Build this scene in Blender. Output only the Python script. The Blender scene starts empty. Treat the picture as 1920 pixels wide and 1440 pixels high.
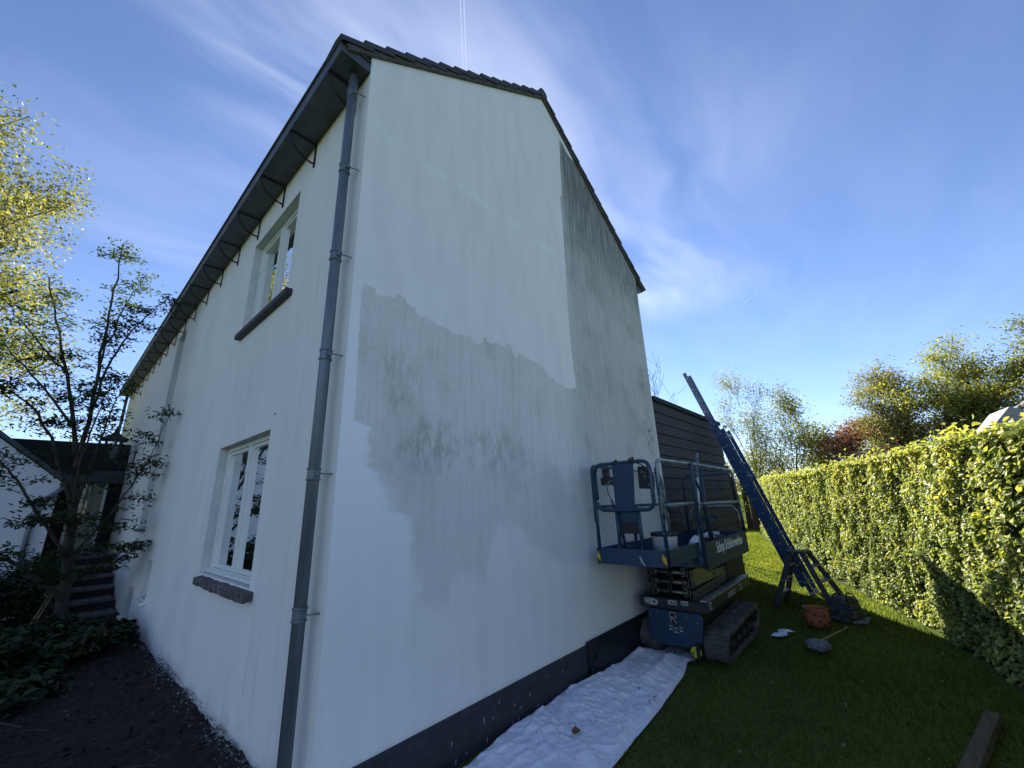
import bpy, math, random
import numpy as np
from mathutils import Vector, Matrix, noise as mnoise

random.seed(7)
RNG = np.random.default_rng(11)
SC = bpy.context.scene
COL = SC.collection
R = math.radians

# ------------------------------------------------------------------ camera, sky, sun, exposure
YAW, PITCH, ROLL = R(48.76884), R(16.44483), R(-2.16851)
CAM = np.array([-1.2447, -2.66, 1.75])
fwd = np.array([math.sin(YAW)*math.cos(PITCH), math.cos(YAW)*math.cos(PITCH), math.sin(PITCH)])
rt = np.array([math.cos(YAW), -math.sin(YAW), 0.0])
up = np.cross(rt, fwd)
rt2 = math.cos(ROLL)*rt + math.sin(ROLL)*up
up2 = -math.sin(ROLL)*rt + math.cos(ROLL)*up
cam = bpy.data.cameras.new('camera')
cam.sensor_width = 36.0
cam.lens = 752.76/1920*36
cam.clip_start = 0.05
cam.clip_end = 60000
camo = bpy.data.objects.new('camera', cam)
COL.objects.link(camo)
camo.matrix_world = Matrix(((rt2[0], up2[0], -fwd[0], CAM[0]), (rt2[1], up2[1], -fwd[1], CAM[1]),
                            (rt2[2], up2[2], -fwd[2], CAM[2]), (0, 0, 0, 1)))
SC.camera = camo

SUN_AZ, SUN_EL = R(47.3), R(31.5)
world = bpy.data.worlds.new('World')
SC.world = world
world.use_nodes = True
SKY_STRENGTH = 0.068
SC.view_settings.view_transform = 'Standard'
SC.view_settings.look = 'None'
SC.view_settings.exposure = 1.5
SC.view_settings.gamma = 1.0
SC.view_settings.use_curve_mapping = False


def build_world():
    nt = world.node_tree
    nt.nodes.clear()
    N, L = nt.nodes.new, nt.links.new
    out = N('ShaderNodeOutputWorld')
    bg = N('ShaderNodeBackground')
    bg.inputs['Strength'].default_value = SKY_STRENGTH
    sky = N('ShaderNodeTexSky')
    sky.sky_type = 'NISHITA'
    sky.sun_disc = False
    sky.sun_elevation = SUN_EL
    sky.sun_rotation = SUN_AZ
    sky.air_density = 0.85
    sky.dust_density = 0.0
    sky.ozone_density = 1.9
    tc = N('ShaderNodeTexCoord')
    sep = N('ShaderNodeSeparateXYZ')
    L(tc.outputs['Generated'], sep.inputs[0])
    mz = N('ShaderNodeMath'); mz.operation = 'MAXIMUM'; mz.inputs[1].default_value = 0.06
    L(sep.outputs['Z'], mz.inputs[0])
    dx = N('ShaderNodeMath'); dx.operation = 'DIVIDE'
    dy = N('ShaderNodeMath'); dy.operation = 'DIVIDE'
    L(sep.outputs['X'], dx.inputs[0]); L(mz.outputs[0], dx.inputs[1])
    L(sep.outputs['Y'], dy.inputs[0]); L(mz.outputs[0], dy.inputs[1])
    pl = N('ShaderNodeCombineXYZ')
    L(dx.outputs[0], pl.inputs[0]); L(dy.outputs[0], pl.inputs[1])
    # streak coordinates: the cirrus runs along one wind direction
    warp = N('ShaderNodeTexNoise'); warp.inputs['Scale'].default_value = 1.3; warp.inputs['Detail'].default_value = 3
    L(pl.outputs[0], warp.inputs['Vector'])
    wv = N('ShaderNodeVectorMath'); wv.operation = 'MULTIPLY_ADD'
    wv.inputs[1].default_value = (0.45, 0.45, 0)
    L(warp.outputs['Color'], wv.inputs[0]); L(pl.outputs[0], wv.inputs[2])
    mp = N('ShaderNodeMapping'); mp.vector_type = 'POINT'
    mp.inputs['Rotation'].default_value = (0, 0, R(-35))
    mp.inputs['Scale'].default_value = (0.55, 2.1, 1)
    L(wv.outputs[0], mp.inputs['Vector'])
    n1 = N('ShaderNodeTexNoise'); n1.inputs['Scale'].default_value = 1.6; n1.inputs['Detail'].default_value = 5; n1.inputs['Roughness'].default_value = 0.5
    L(mp.outputs[0], n1.inputs['Vector'])
    r1 = N('ShaderNodeMapRange'); r1.interpolation_type = 'SMOOTHSTEP'
    r1.inputs['From Min'].default_value = 0.28; r1.inputs['From Max'].default_value = 0.82
    L(n1.outputs[0], r1.inputs['Value'])
    # cirrus banks: (x, y) on the cloud sheet, radius, strength
    total = None
    for cx, cy, rad, st in [(0.27, 0.78, 0.46, 0.58), (0.22, 1.15, 0.34, 0.12), (1.72, 0.70, 0.75, 0.50), (1.10, 0.40, 0.60, 0.20),
                            (0.1, 1.75, 0.6, 0.08), (2.15, 0.30, 0.4, 0.14), (0.62, 0.58, 0.50, 0.34)]:
        d = N('ShaderNodeVectorMath'); d.operation = 'DISTANCE'
        L(pl.outputs[0], d.inputs[0]); d.inputs[1].default_value = (cx, cy, 0)
        m = N('ShaderNodeMapRange'); m.interpolation_type = 'SMOOTHERSTEP'
        m.inputs['From Min'].default_value = rad; m.inputs['From Max'].default_value = 0.0
        m.inputs['To Min'].default_value = 0.0; m.inputs['To Max'].default_value = st
        L(d.outputs['Value'], m.inputs['Value'])
        if total is None:
            total = m.outputs[0]
        else:
            a = N('ShaderNodeMath'); a.operation = 'ADD'; L(total, a.inputs[0]); L(m.outputs[0], a.inputs[1]); total = a.outputs[0]
    base = N('ShaderNodeMath'); base.operation = 'ADD'; base.inputs[1].default_value = 0.05; L(total, base.inputs[0])
    mul = N('ShaderNodeMath'); mul.operation = 'MULTIPLY'; mul.use_clamp = True
    L(r1.outputs[0], mul.inputs[0]); L(base.outputs[0], mul.inputs[1])
    mix = N('ShaderNodeMix'); mix.data_type = 'RGBA'
    L(mul.outputs[0], mix.inputs['Factor'])
    L(sky.outputs[0], mix.inputs['A'])
    mix.inputs['B'].default_value = (8.4, 8.7, 8.9, 1)
    tint = N('ShaderNodeMix'); tint.data_type = 'RGBA'; tint.blend_type = 'MULTIPLY'; tint.inputs['Factor'].default_value = 1
    tint.inputs['B'].default_value = (0.90, 0.915, 1.05, 1)
    L(mix.outputs['Result'], tint.inputs['A']); L(tint.outputs['Result'], bg.inputs['Color'])
    L(bg.outputs[0], out.inputs[0])


build_world()
sl = bpy.data.lights.new('sun', 'SUN')
sl.energy = 5.0
sl.angle = R(0.55)
sl.color = (1.0, 0.93, 0.80)
so = bpy.data.objects.new('sun', sl)
COL.objects.link(so)
sd = Vector((math.sin(SUN_AZ)*math.cos(SUN_EL), math.cos(SUN_AZ)*math.cos(SUN_EL), math.sin(SUN_EL)))
so.rotation_euler = sd.to_track_quat('Z', 'Y').to_euler()
so.location = (30, 30, 40)

# ------------------------------------------------------------------ helpers
MATS = {}


def mat(name, c, rough=0.7, metal=0.0, c2=None, scale=6.0, detail=5, stretch=(1, 1, 1), bump=0.0, bscale=None, lo=0.35, hi=0.65,
        spec=0.5, bdist=0.01, coat=0.0):
    m = bpy.data.materials.new(name)
    m.use_nodes = True
    nt = m.node_tree
    p = nt.nodes['Principled BSDF']
    N, L = nt.nodes.new, nt.links.new
    p.inputs['Roughness'].default_value = rough
    p.inputs['Metallic'].default_value = metal
    p.inputs['Specular IOR Level'].default_value = spec
    p.inputs['Coat Weight'].default_value = coat
    tc = N('ShaderNodeTexCoord')
    mp = N('ShaderNodeMapping'); mp.inputs['Scale'].default_value = stretch
    L(tc.outputs['Object'], mp.inputs['Vector'])
    c2 = c2 or tuple(v*0.8 for v in c)
    n = N('ShaderNodeTexNoise'); n.inputs['Scale'].default_value = scale; n.inputs['Detail'].default_value = detail
    n.inputs['Roughness'].default_value = 0.62
    L(mp.outputs[0], n.inputs['Vector'])
    r = N('ShaderNodeMapRange'); r.inputs['From Min'].default_value = lo; r.inputs['From Max'].default_value = hi
    L(n.outputs[0], r.inputs['Value'])
    mx = N('ShaderNodeMix'); mx.data_type = 'RGBA'
    mx.inputs['A'].default_value = (*c, 1); mx.inputs['B'].default_value = (*c2, 1)
    L(r.outputs[0], mx.inputs['Factor']); L(mx.outputs['Result'], p.inputs['Base Color'])
    if bump:
        b = N('ShaderNodeBump'); b.inputs['Strength'].default_value = bump; b.inputs['Distance'].default_value = bdist
        n2 = N('ShaderNodeTexNoise'); n2.inputs['Scale'].default_value = bscale or scale*4; n2.inputs['Detail'].default_value = 4
        L(mp.outputs[0], n2.inputs['Vector'])
        L(n2.outputs[0], b.inputs['Height']); L(b.outputs[0], p.inputs['Normal'])
    MATS[name] = m
    return m


def leaf_mat(name, c1, c2, c3=None, trans=0.45, rough=0.55, tcol=None):
    """per-leaf colour from the face attribute 'tone', backlight through a translucent lobe"""
    m = bpy.data.materials.new(name)
    m.use_nodes = True
    nt = m.node_tree
    p = nt.nodes['Principled BSDF']
    out = nt.nodes['Material Output']
    N, L = nt.nodes.new, nt.links.new
    p.inputs['Roughness'].default_value = rough
    p.inputs['Specular IOR Level'].default_value = 0.25
    a = N('ShaderNodeAttribute'); a.attribute_name = 'tone'
    cr = N('ShaderNodeValToRGB')
    e = cr.color_ramp.elements
    e[0].color = (*c1, 1); e[1].color = (*(c3 or c2), 1)
    if c3:
        x = e.new(0.6); x.color = (*c2, 1)
    L(a.outputs['Fac'], cr.inputs[0]); L(cr.outputs[0], p.inputs['Base Color'])
    t = N('ShaderNodeBsdfTranslucent')
    g = N('ShaderNodeMix'); g.data_type = 'RGBA'; g.blend_type = 'MULTIPLY'; g.inputs['Factor'].default_value = 1
    tm = tcol or (1.7, 1.6, 0.7)
    g.inputs['B'].default_value = (*tm, 1)
    L(cr.outputs[0], g.inputs['A']); L(g.outputs['Result'], t.inputs['Color'])
    ms = N('ShaderNodeMixShader'); ms.inputs[0].default_value = trans
    L(p.outputs[0], ms.inputs[1]); L(t.outputs[0], ms.inputs[2]); L(ms.outputs[0], out.inputs['Surface'])
    MATS[name] = m
    return m


def root_loc(o):
    v = Vector((0, 0, 0))
    while o is not None:
        v = v + o.location
        o = o.parent
    return v


def tag(o, label=None, cat=None, group=None, kind=None):
    if label: o['label'] = label
    if cat: o['category'] = cat
    if group: o['group'] = group
    if kind: o['kind'] = kind
    return o


def thing(name, loc, label, cat, group=None, rz=0.0):
    o = bpy.data.objects.new(name, None)
    o.empty_display_size = 0.2
    o.location = loc
    o.rotation_euler = (0, 0, rz)
    COL.objects.link(o)
    return tag(o, label, cat, group)


def np_mesh(name, V, F, m, parent=None, smooth=False, tone=None, local=False):
    """V (n,3), F (k,c) faces with a constant corner count"""
    V = np.asarray(V, dtype=np.float32)
    F = np.asarray(F, dtype=np.int32)
    if parent is not None and not local:
        V = V - np.array(root_loc(parent), dtype=np.float32)
    me = bpy.data.meshes.new(name)
    me.vertices.add(len(V)); me.vertices.foreach_set('co', V.ravel())
    k, c = F.shape
    me.loops.add(k*c); me.loops.foreach_set('vertex_index', F.ravel())
    me.polygons.add(k); me.polygons.foreach_set('loop_start', np.arange(0, k*c, c, dtype=np.int32))
    me.polygons.foreach_set('loop_total', np.full(k, c, dtype=np.int32))
    if smooth:
        me.polygons.foreach_set('use_smooth', np.ones(k, dtype=bool))
    me.update(calc_edges=True)
    if tone is not None:
        at = me.attributes.new('tone', 'FLOAT', 'FACE')
        at.data.foreach_set('value', np.asarray(tone, dtype=np.float32))
    me.materials.append(m)
    o = bpy.data.objects.new(name, me)
    COL.objects.link(o)
    if parent is not None:
        o.parent = parent
    return o


class MB:
    def __init__(self):
        self.v = []; self.f = []; self.s = []

    def add(self, V, F, smooth=False):
        b = len(self.v)
        self.v += [tuple(p) for p in V]
        self.f += [tuple(i+b for i in q) for q in F]
        self.s += [smooth]*len(F)
        return self

    def box(self, a, b, bev=0.0):
        x0, y0, z0 = [min(a[i], b[i]) for i in range(3)]
        x1, y1, z1 = [max(a[i], b[i]) for i in range(3)]
        V = [(x0, y0, z0), (x1, y0, z0), (x1, y1, z0), (x0, y1, z0), (x0, y0, z1), (x1, y0, z1), (x1, y1, z1), (x0, y1, z1)]
        F = [(0, 3, 2, 1), (4, 5, 6, 7), (0, 1, 5, 4), (1, 2, 6, 5), (2, 3, 7, 6), (3, 0, 4, 7)]
        return self.add(V, F)

    def bar(self, p, q, w, h, upv=(0, 0, 1)):
        """rectangular bar from p to q, w across, h along upv"""
        p, q = Vector(p), Vector(q)
        d = (q-p).normalized(); u = Vector(upv)
        s = d.cross(u)
        if s.length < 1e-4:
            s = d.cross(Vector((1, 0, 0)))
        s.normalize(); t = s.cross(d).normalized()
        V = []
        for c in (p, q):
            for a, b in ((-1, -1), (1, -1), (1, 1), (-1, 1)):
                V.append(c + s*(a*w/2) + t*(b*h/2))
        F = [(3, 2, 1, 0), (4, 5, 6, 7), (0, 1, 5, 4), (1, 2, 6, 5), (2, 3, 7, 6), (3, 0, 4, 7)]
        return self.add(V, F)

    def tube(self, pts, r, n=10, cap=True):
        pts = [Vector(p) for p in pts]
        m = len(pts)
        rs = r if isinstance(r, (list, tuple)) else [r]*m
        V = []
        ref = None
        for i, p in enumerate(pts):
            d = (pts[min(i+1, m-1)] - pts[max(i-1, 0)])
            d = d.normalized() if d.length > 1e-9 else Vector((0, 0, 1))
            if ref is None:
                ref = d.orthogonal().normalized()
            ref = (ref - d*ref.dot(d))
            ref = ref.normalized() if ref.length > 1e-6 else d.orthogonal().normalized()
            s = d.cross(ref)
            for k in range(n):
                a = 2*math.pi*k/n
                V.append(p + (ref*math.cos(a) + s*math.sin(a))*rs[i])
        F = [(i*n+k, i*n+(k+1) % n, (i+1)*n+(k+1) % n, (i+1)*n+k) for i in range(m-1) for k in range(n)]
        self.add(V, F, True)
        if cap:
            b = len(self.v)-m*n
            self.f.append(tuple(b+k for k in reversed(range(n)))); self.s.append(False)
            self.f.append(tuple(b+(m-1)*n+k for k in range(n))); self.s.append(False)
        return self

    def prism(self, poly, axis, a, b):
        """poly 2D extruded along axis (0,1,2) from a to b"""
        def P(u, v, w):
            return {0: (w, u, v), 1: (u, w, v), 2: (u, v, w)}[axis]
        n = len(poly)
        V = [P(u, v, a) for u, v in poly] + [P(u, v, b) for u, v in poly]
        F = [tuple(range(n)), tuple(reversed(range(n, 2*n)))]
        F += [(i, n+i, n+(i+1) % n, (i+1) % n) for i in range(n)]
        return self.add(V, F)

    def lathe(self, prof, c, n=24):
        V = []
        for r_, z in prof:
            for k in range(n):
                a = 2*math.pi*k/n
                V.append((c[0]+r_*math.cos(a), c[1]+r_*math.sin(a), c[2]+z))
        m = len(prof)
        F = [(i*n+k, i*n+(k+1) % n, (i+1)*n+(k+1) % n, (i+1)*n+k) for i in range(m-1) for k in range(n)]
        return self.add(V, F, True)

    def build(self, name, m, parent=None, local=False, bevel=0.0, label=None, fix=True):
        V = [tuple(p) for p in self.v]
        if parent is not None and not local:
            o0 = root_loc(parent)
            V = [(p[0]-o0.x, p[1]-o0.y, p[2]-o0.z) for p in V]
        me = bpy.data.meshes.new(name)
        me.from_pydata(V, [], self.f)
        me.polygons.foreach_set('use_smooth', self.s)
        if fix:
            import bmesh
            bm = bmesh.new(); bm.from_mesh(me); bmesh.ops.recalc_face_normals(bm, faces=bm.faces); bm.to_mesh(me); bm.free()
        me.materials.append(m)
        me.update()
        o = bpy.data.objects.new(name, me)
        COL.objects.link(o)
        if parent is not None:
            o.parent = parent
        if bevel:
            md = o.modifiers.new('edge', 'BEVEL'); md.width = bevel; md.segments = 2; md.limit_method = 'ANGLE'; md.angle_limit = R(40)
        if label:
            o['label'] = label
        return o


# vectorised value noise
_P = np.random.default_rng(3).random((256, 256)).astype(np.float64)


def vn(x, y):
    xi = np.floor(x).astype(int); yi = np.floor(y).astype(int)
    fx = x-xi; fy = y-yi
    fx = fx*fx*(3-2*fx); fy = fy*fy*(3-2*fy)
    a = _P[xi % 256, yi % 256]; b = _P[(xi+1) % 256, yi % 256]
    c = _P[xi % 256, (yi+1) % 256]; d = _P[(xi+1) % 256, (yi+1) % 256]
    return (a*(1-fx)+b*fx)*(1-fy) + (c*(1-fx)+d*fx)*fy


def fbm(x, y, o=4):
    s = 0; a = 0.5; t = 0
    for i in range(o):
        s = s + a*vn(x*2**i+17.3*i, y*2**i+5.1*i); t += a; a *= 0.5
    return s/t


def unit(a):
    return a/np.maximum(np.linalg.norm(a, axis=-1, keepdims=True), 1e-9)


def leaf_arrays(P, Nrm, size, rng, aspect=0.62, fold=0.18, jitter=0.7, droop=0.0, simple=False, along=None):
    """leaves at P facing roughly Nrm; 6-vertex two-quad folded leaves, or 4-vertex ones when simple"""
    n = len(P)
    nr = unit(Nrm + rng.normal(0, jitter, (n, 3)))
    t = rng.normal(0, 1, (n, 3)) if along is None else along + rng.normal(0, 0.5, (n, 3))
    t[:, 2] -= droop
    t = unit(t - nr*np.sum(t*nr, axis=1, keepdims=True))
    s = np.cross(nr, t)
    L = (size*rng.uniform(0.65, 1.25, n))[:, None]
    W = L*aspect
    f = nr*L*fold
    if simple:
        V = np.stack([P-t*L*.5, P+s*W*.5+f, P+t*L*.5, P-s*W*.5+f], 1).reshape(-1, 3)
        F = (np.arange(n)[:, None]*4 + np.array([0, 1, 2, 3])).reshape(-1, 4)
        rep = 1
    else:
        V = np.stack([P-t*L*.5, P-t*L*.18+s*W*.45+f, P+t*L*.22+s*W*.4+f, P+t*L*.5,
                      P+t*L*.22-s*W*.4+f, P-t*L*.18-s*W*.45+f], 1).reshape(-1, 3)
        i = np.arange(n)[:, None]*6
        F = np.stack([i+np.array([0, 1, 2, 3]), i+np.array([0, 3, 4, 5])], 1).reshape(-1, 4)
        rep = 2
    return V, F, rep


def leaves(name, P, Nrm, size, m, parent, rng, tone=None, **k):
    V, F, rep = leaf_arrays(P, Nrm, size, rng, **k)
    if tone is None:
        tone = rng.random(len(P))
    return np_mesh(name, V, F, m, parent, tone=np.repeat(tone, rep))


# ------------------------------------------------------------------ materials
mat('render_side', (0.86, 0.83, 0.785), 0.9, c2=(0.79, 0.765, 0.725), scale=1.0, stretch=(1, 1.6, 0.45), bump=0.25, bscale=60, bdist=0.004)
mat('reveal', (0.66, 0.66, 0.64), 0.9, scale=3, bump=0.2, bscale=50, bdist=0.004)
mat('plinth', (0.040, 0.046, 0.056), 0.85, c2=(0.027, 0.031, 0.038), scale=14, bump=0.6, bscale=70, bdist=0.006)
mat('zinc', (0.115, 0.125, 0.14), 0.5, 0.35, c2=(0.075, 0.082, 0.092), scale=5, stretch=(1, 1, .4), bump=0.1)
mat('zinc_pipe', (0.18, 0.205, 0.235), 0.45, 0.3, c2=(0.11, 0.13, 0.15), scale=7, stretch=(3, 3, .25), bump=0.08)
mat('zinc_dark', (0.045, 0.052, 0.062), 0.5, 0.4, scale=8)
mat('iron', (0.012, 0.013, 0.015), 0.6, 0.2)
mat('tile', (0.035, 0.04, 0.05), 0.7, c2=(0.06, 0.06, 0.06), scale=9, bump=0.4)
mat('mortar', (0.13, 0.115, 0.10), 0.95, c2=(0.06, 0.055, 0.05), scale=18, bump=1.0, bscale=60)
mat('frame_white', (0.78, 0.79, 0.74), 0.4, c2=(0.72, 0.73, 0.68), scale=3)
mat('sill_dark', (0.022, 0.026, 0.03), 0.55, c2=(0.06, 0.065, 0.07), scale=16, lo=.5, hi=.75, bump=.3)
mat('sill_brick', (0.085, 0.07, 0.072), 0.85, c2=(0.35, 0.36, 0.38), scale=9, stretch=(0.8, 3.5, 1.5), lo=.52, hi=.8, bump=.6)
mat('board_black', (0.020, 0.023, 0.026), 0.8, c2=(0.042, 0.045, 0.048), scale=5, stretch=(.35, 3, 5), bump=.8, bscale=24, lo=.3, hi=.75)
mat('black_wall', (0.006, 0.007, 0.009), 0.8, scale=3)
mat('room', (0.06, 0.065, 0.06), 0.9)
mat('curtain', (0.45, 0.47, 0.46), 0.9, stretch=(1, 8, .3))
mat('white_wall', (0.66, 0.68, 0.72), 0.9, scale=1.2, c2=(.6, .62, .66))
mat('blue', (0.007, 0.034, 0.078), 0.45, c2=(0.05, 0.075, 0.10), scale=26, lo=.60, hi=.85, coat=0.15)
mat('blue_worn', (0.014, 0.045, 0.085), 0.5, c2=(0.20, 0.23, 0.25), scale=22, lo=.60, hi=.78)
mat('blue_ladder', (0.010, 0.050, 0.150), 0.5, c2=(0.16, 0.20, 0.25), scale=26, lo=.68, hi=.8, metal=.1)
mat('alu_ladder', (0.22, 0.25, 0.28), 0.45, c2=(0.10, 0.12, 0.16), scale=20, metal=.5)
mat('green_panel', (0.022, 0.050, 0.062), 0.55, c2=(0.045, 0.070, 0.070), scale=14, lo=.5, hi=.8, spec=.3)
mat('galv', (0.26, 0.29, 0.30), 0.42, c2=(0.04, 0.075, 0.12), scale=16, metal=.4, lo=.5, hi=.60)
mat('dark_metal', (0.018, 0.02, 0.022), 0.5, metal=.3)
mat('black_plastic', (0.010, 0.011, 0.012), 0.55)
mat('tray_black', (0.010, 0.013, 0.017), 0.42, c2=(.02, .024, .028))
mat('scissor', (0.20, 0.21, 0.19), 0.32, c2=(0.12, 0.13, 0.12), scale=6, metal=.7)
mat('rubber', (0.040, 0.040, 0.040), 0.8, c2=(0.13, 0.12, 0.10), scale=9, bump=.7, lo=.4, hi=.7)
mat('hazard_yellow', (0.65, 0.38, 0.02), 0.5)
mat('warn_yellow', (0.50, 0.50, 0.02), 0.5, c2=(.03, .03, .01), scale=30, lo=.55, hi=.6)
mat('sticker', (0.46, 0.48, 0.50), 0.5, c2=(.28, .30, .32), scale=60)
mat('ink', (0.03, 0.03, 0.035), 0.6)
mat('lettering', (0.80, 0.83, 0.80), 0.5, c2=(.6, .64, .6))
mat('paint_spatter', (0.02, 0.022, 0.022), 0.7, c2=(0.42, 0.44, 0.42), scale=24, lo=.58, hi=.68, bump=.5)
mat('bucket_white', (0.62, 0.64, 0.66), 0.5, c2=(0.45, .47, .5), scale=8)
mat('label_red', (0.6, 0.16, 0.05), 0.5)
mat('cloth', (0.76, 0.77, 0.86), 0.95, c2=(0.70, 0.715, 0.80), scale=3, bump=.3, bscale=30)
mat('rag', (0.66, 0.72, 0.86), 0.95, c2=(0.30, 0.40, 0.72), scale=14, lo=.5, hi=.6)
mat('debris', (0.03, 0.02, 0.015), 0.9)
mat('dead_leaf', (0.20, 0.075, 0.03), 0.8)
mat('terracotta', (0.38, 0.11, 0.045), 0.75, c2=(0.28, 0.08, 0.035), scale=8)
mat('bag', (0.022, 0.026, 0.032), 0.75, c2=(0.13, 0.15, 0.14), scale=8, lo=.5, hi=.8, bump=.5)
mat('mop', (0.26, 0.28, 0.32), 1.0, c2=(0.10, 0.11, 0.13), scale=16, bump=1, bscale=40, bdist=.02)
mat('stick', (0.30, 0.26, 0.12), 0.7)
mat('bamboo', (0.22, 0.15, 0.08), 0.7, c2=(.15, .10, .05))
mat('beam', (0.10, 0.08, 0.06), 0.9, c2=(0.05, 0.04, 0.03), scale=7, stretch=(.5, 4, 4), bump=.6)
mat('bark', (0.12, 0.11, 0.09), 0.95, c2=(0.06, 0.055, 0.045), scale=8, stretch=(3, 3, .5), bump=1, bscale=20)
mat('bark_dark', (0.055, 0.04, 0.03), 0.95, c2=(0.03, 0.022, 0.018), scale=6, stretch=(3, 3, .3), bump=1, bscale=14, bdist=.05)
mat('soil', (0.026, 0.019, 0.015), 1.0, c2=(0.008, 0.006, 0.005), scale=17, bump=1, bscale=60, bdist=.02)
mat('pebble', (0.26, 0.27, 0.29), 0.9, c2=(.09, .09, .10), scale=14)
mat('twig', (0.055, 0.042, 0.032), 0.9, c2=(.03, .024, .02))
mat('step_stone', (0.13, 0.135, 0.14), 0.9, c2=(.08, .08, .085), scale=7)
mat('step_brick', (0.022, 0.018, 0.018), 0.9)
mat('lamp_black', (0.012, 0.013, 0.015), 0.45)
mat('roof_grey', (0.16, 0.145, 0.135), 0.85, c2=(0.10, 0.09, 0.085), scale=7, bump=.5)
mat('fascia', (0.28, 0.29, 0.31), 0.7)
mat('step_rail', (0.012, 0.020, 0.038), 0.6, c2=(0.16, 0.17, 0.18), scale=22, lo=.62, hi=.74)
mat('tools_dark', (0.03, 0.03, 0.035), 0.6)
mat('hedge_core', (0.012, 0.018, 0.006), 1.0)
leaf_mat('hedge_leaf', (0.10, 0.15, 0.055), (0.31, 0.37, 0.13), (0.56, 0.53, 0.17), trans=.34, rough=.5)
leaf_mat('big_tree_leaf', (0.08, 0.09, 0.03), (0.20, 0.20, 0.065), (0.36, 0.33, 0.13), trans=.45, tcol=(1.35, 1.4, .8))
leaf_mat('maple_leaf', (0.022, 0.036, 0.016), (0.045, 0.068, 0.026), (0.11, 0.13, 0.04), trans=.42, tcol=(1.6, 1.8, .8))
leaf_mat('shrub_leaf', (0.008, 0.018, 0.010), (0.019, 0.038, 0.018), (0.034, 0.060, 0.024), trans=.15, tcol=(1, 1, .8))
leaf_mat('willow_leaf', (0.10, 0.13, 0.05), (0.19, 0.22, 0.08), (0.30, 0.32, 0.11), trans=.4)
leaf_mat('green_leaf', (0.09, 0.12, 0.03), (0.22, 0.25, 0.06), (0.38, 0.38, 0.09), trans=.45)
leaf_mat('olive_leaf', (0.15, 0.14, 0.05), (0.28, 0.27, 0.09), (0.38, 0.38, 0.12), trans=.42, tcol=(1.25, 1.25, .8))
leaf_mat('copper_leaf', (0.13, 0.075, 0.05), (0.22, 0.13, 0.08), (0.30, 0.24, 0.11), trans=.45, tcol=(1.6, 1.0, .9))
leaf_mat('grass_blade', (0.034, 0.054, 0.016), (0.075, 0.105, 0.028), (0.16, 0.175, 0.05), trans=.6, tcol=(2.6, 2.3, .9))


def glass_mat():
    m = bpy.data.materials.new('glass'); m.use_nodes = True
    nt = m.node_tree; nt.nodes.remove(nt.nodes['Principled BSDF'])
    N, L = nt.nodes.new, nt.links.new
    out = nt.nodes['Material Output']
    g = N('ShaderNodeBsdfGlossy'); g.inputs['Roughness'].default_value = 0.0; g.inputs['Color'].default_value = (.95, .97, 1, 1)
    t = N('ShaderNodeBsdfTransparent'); t.inputs['Color'].default_value = (.75, .8, .78, 1)
    fr = N('ShaderNodeFresnel'); fr.inputs['IOR'].default_value = 1.55
    nz = N('ShaderNodeTexNoise'); nz.inputs['Scale'].default_value = 3.0
    b = N('ShaderNodeBump'); b.inputs['Strength'].default_value = 0.02; b.inputs['Distance'].default_value = 0.01
    L(nz.outputs[0], b.inputs['Height']); L(b.outputs[0], g.inputs['Normal'])
    mx = N('ShaderNodeMixShader'); L(fr.outputs[0], mx.inputs[0]); L(t.outputs[0], mx.inputs[1]); L(g.outputs[0], mx.inputs[2])
    L(mx.outputs[0], out.inputs['Surface'])
    MATS['glass'] = m


glass_mat()


def splash_dirt(m):
    nt = m.node_tree; p = nt.nodes['Principled BSDF']; N, L = nt.nodes.new, nt.links.new
    base = p.inputs['Base Color'].links[0].from_socket
    tc = N('ShaderNodeTexCoord'); sp = N('ShaderNodeSeparateXYZ'); L(tc.outputs['Object'], sp.inputs[0])
    n = N('ShaderNodeTexNoise'); n.inputs['Scale'].default_value = 3.2; n.inputs['Detail'].default_value = 7; n.inputs['Roughness'].default_value = .7
    L(tc.outputs['Object'], n.inputs['Vector'])
    z = N('ShaderNodeMath'); z.operation = 'MULTIPLY_ADD'; z.inputs[1].default_value = .55; L(n.outputs[0], z.inputs[0]); z.inputs[2].default_value = -.08
    d = N('ShaderNodeMath'); d.operation = 'SUBTRACT'; L(z.outputs[0], d.inputs[0]); L(sp.outputs['Z'], d.inputs[1])
    r = N('ShaderNodeMapRange'); r.interpolation_type = 'SMOOTHSTEP'; r.inputs['From Min'].default_value = -.12; r.inputs['From Max'].default_value = .12; r.inputs['To Max'].default_value = .42
    L(d.outputs[0], r.inputs['Value'])
    # run-off stains in scattered vertical streaks
    mp = N('ShaderNodeMapping'); mp.inputs['Scale'].default_value = (1, 4.5, .35); L(tc.outputs['Object'], mp.inputs['Vector'])
    n2 = N('ShaderNodeTexNoise'); n2.inputs['Scale'].default_value = 2.2; n2.inputs['Detail'].default_value = 6; L(mp.outputs[0], n2.inputs['Vector'])
    r2 = N('ShaderNodeMapRange'); r2.inputs['From Min'].default_value = .58; r2.inputs['From Max'].default_value = .78; r2.inputs['To Max'].default_value = .28
    L(n2.outputs[0], r2.inputs['Value'])
    a = N('ShaderNodeMath'); a.operation = 'ADD'; a.use_clamp = True; L(r.outputs[0], a.inputs[0]); L(r2.outputs[0], a.inputs[1])
    mx = N('ShaderNodeMix'); mx.data_type = 'RGBA'; mx.inputs['B'].default_value = (.30, .29, .26, 1)
    L(a.outputs[0], mx.inputs['Factor']); L(base, mx.inputs['A']); L(mx.outputs['Result'], p.inputs['Base Color'])


splash_dirt(MATS['render_side'])


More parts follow.
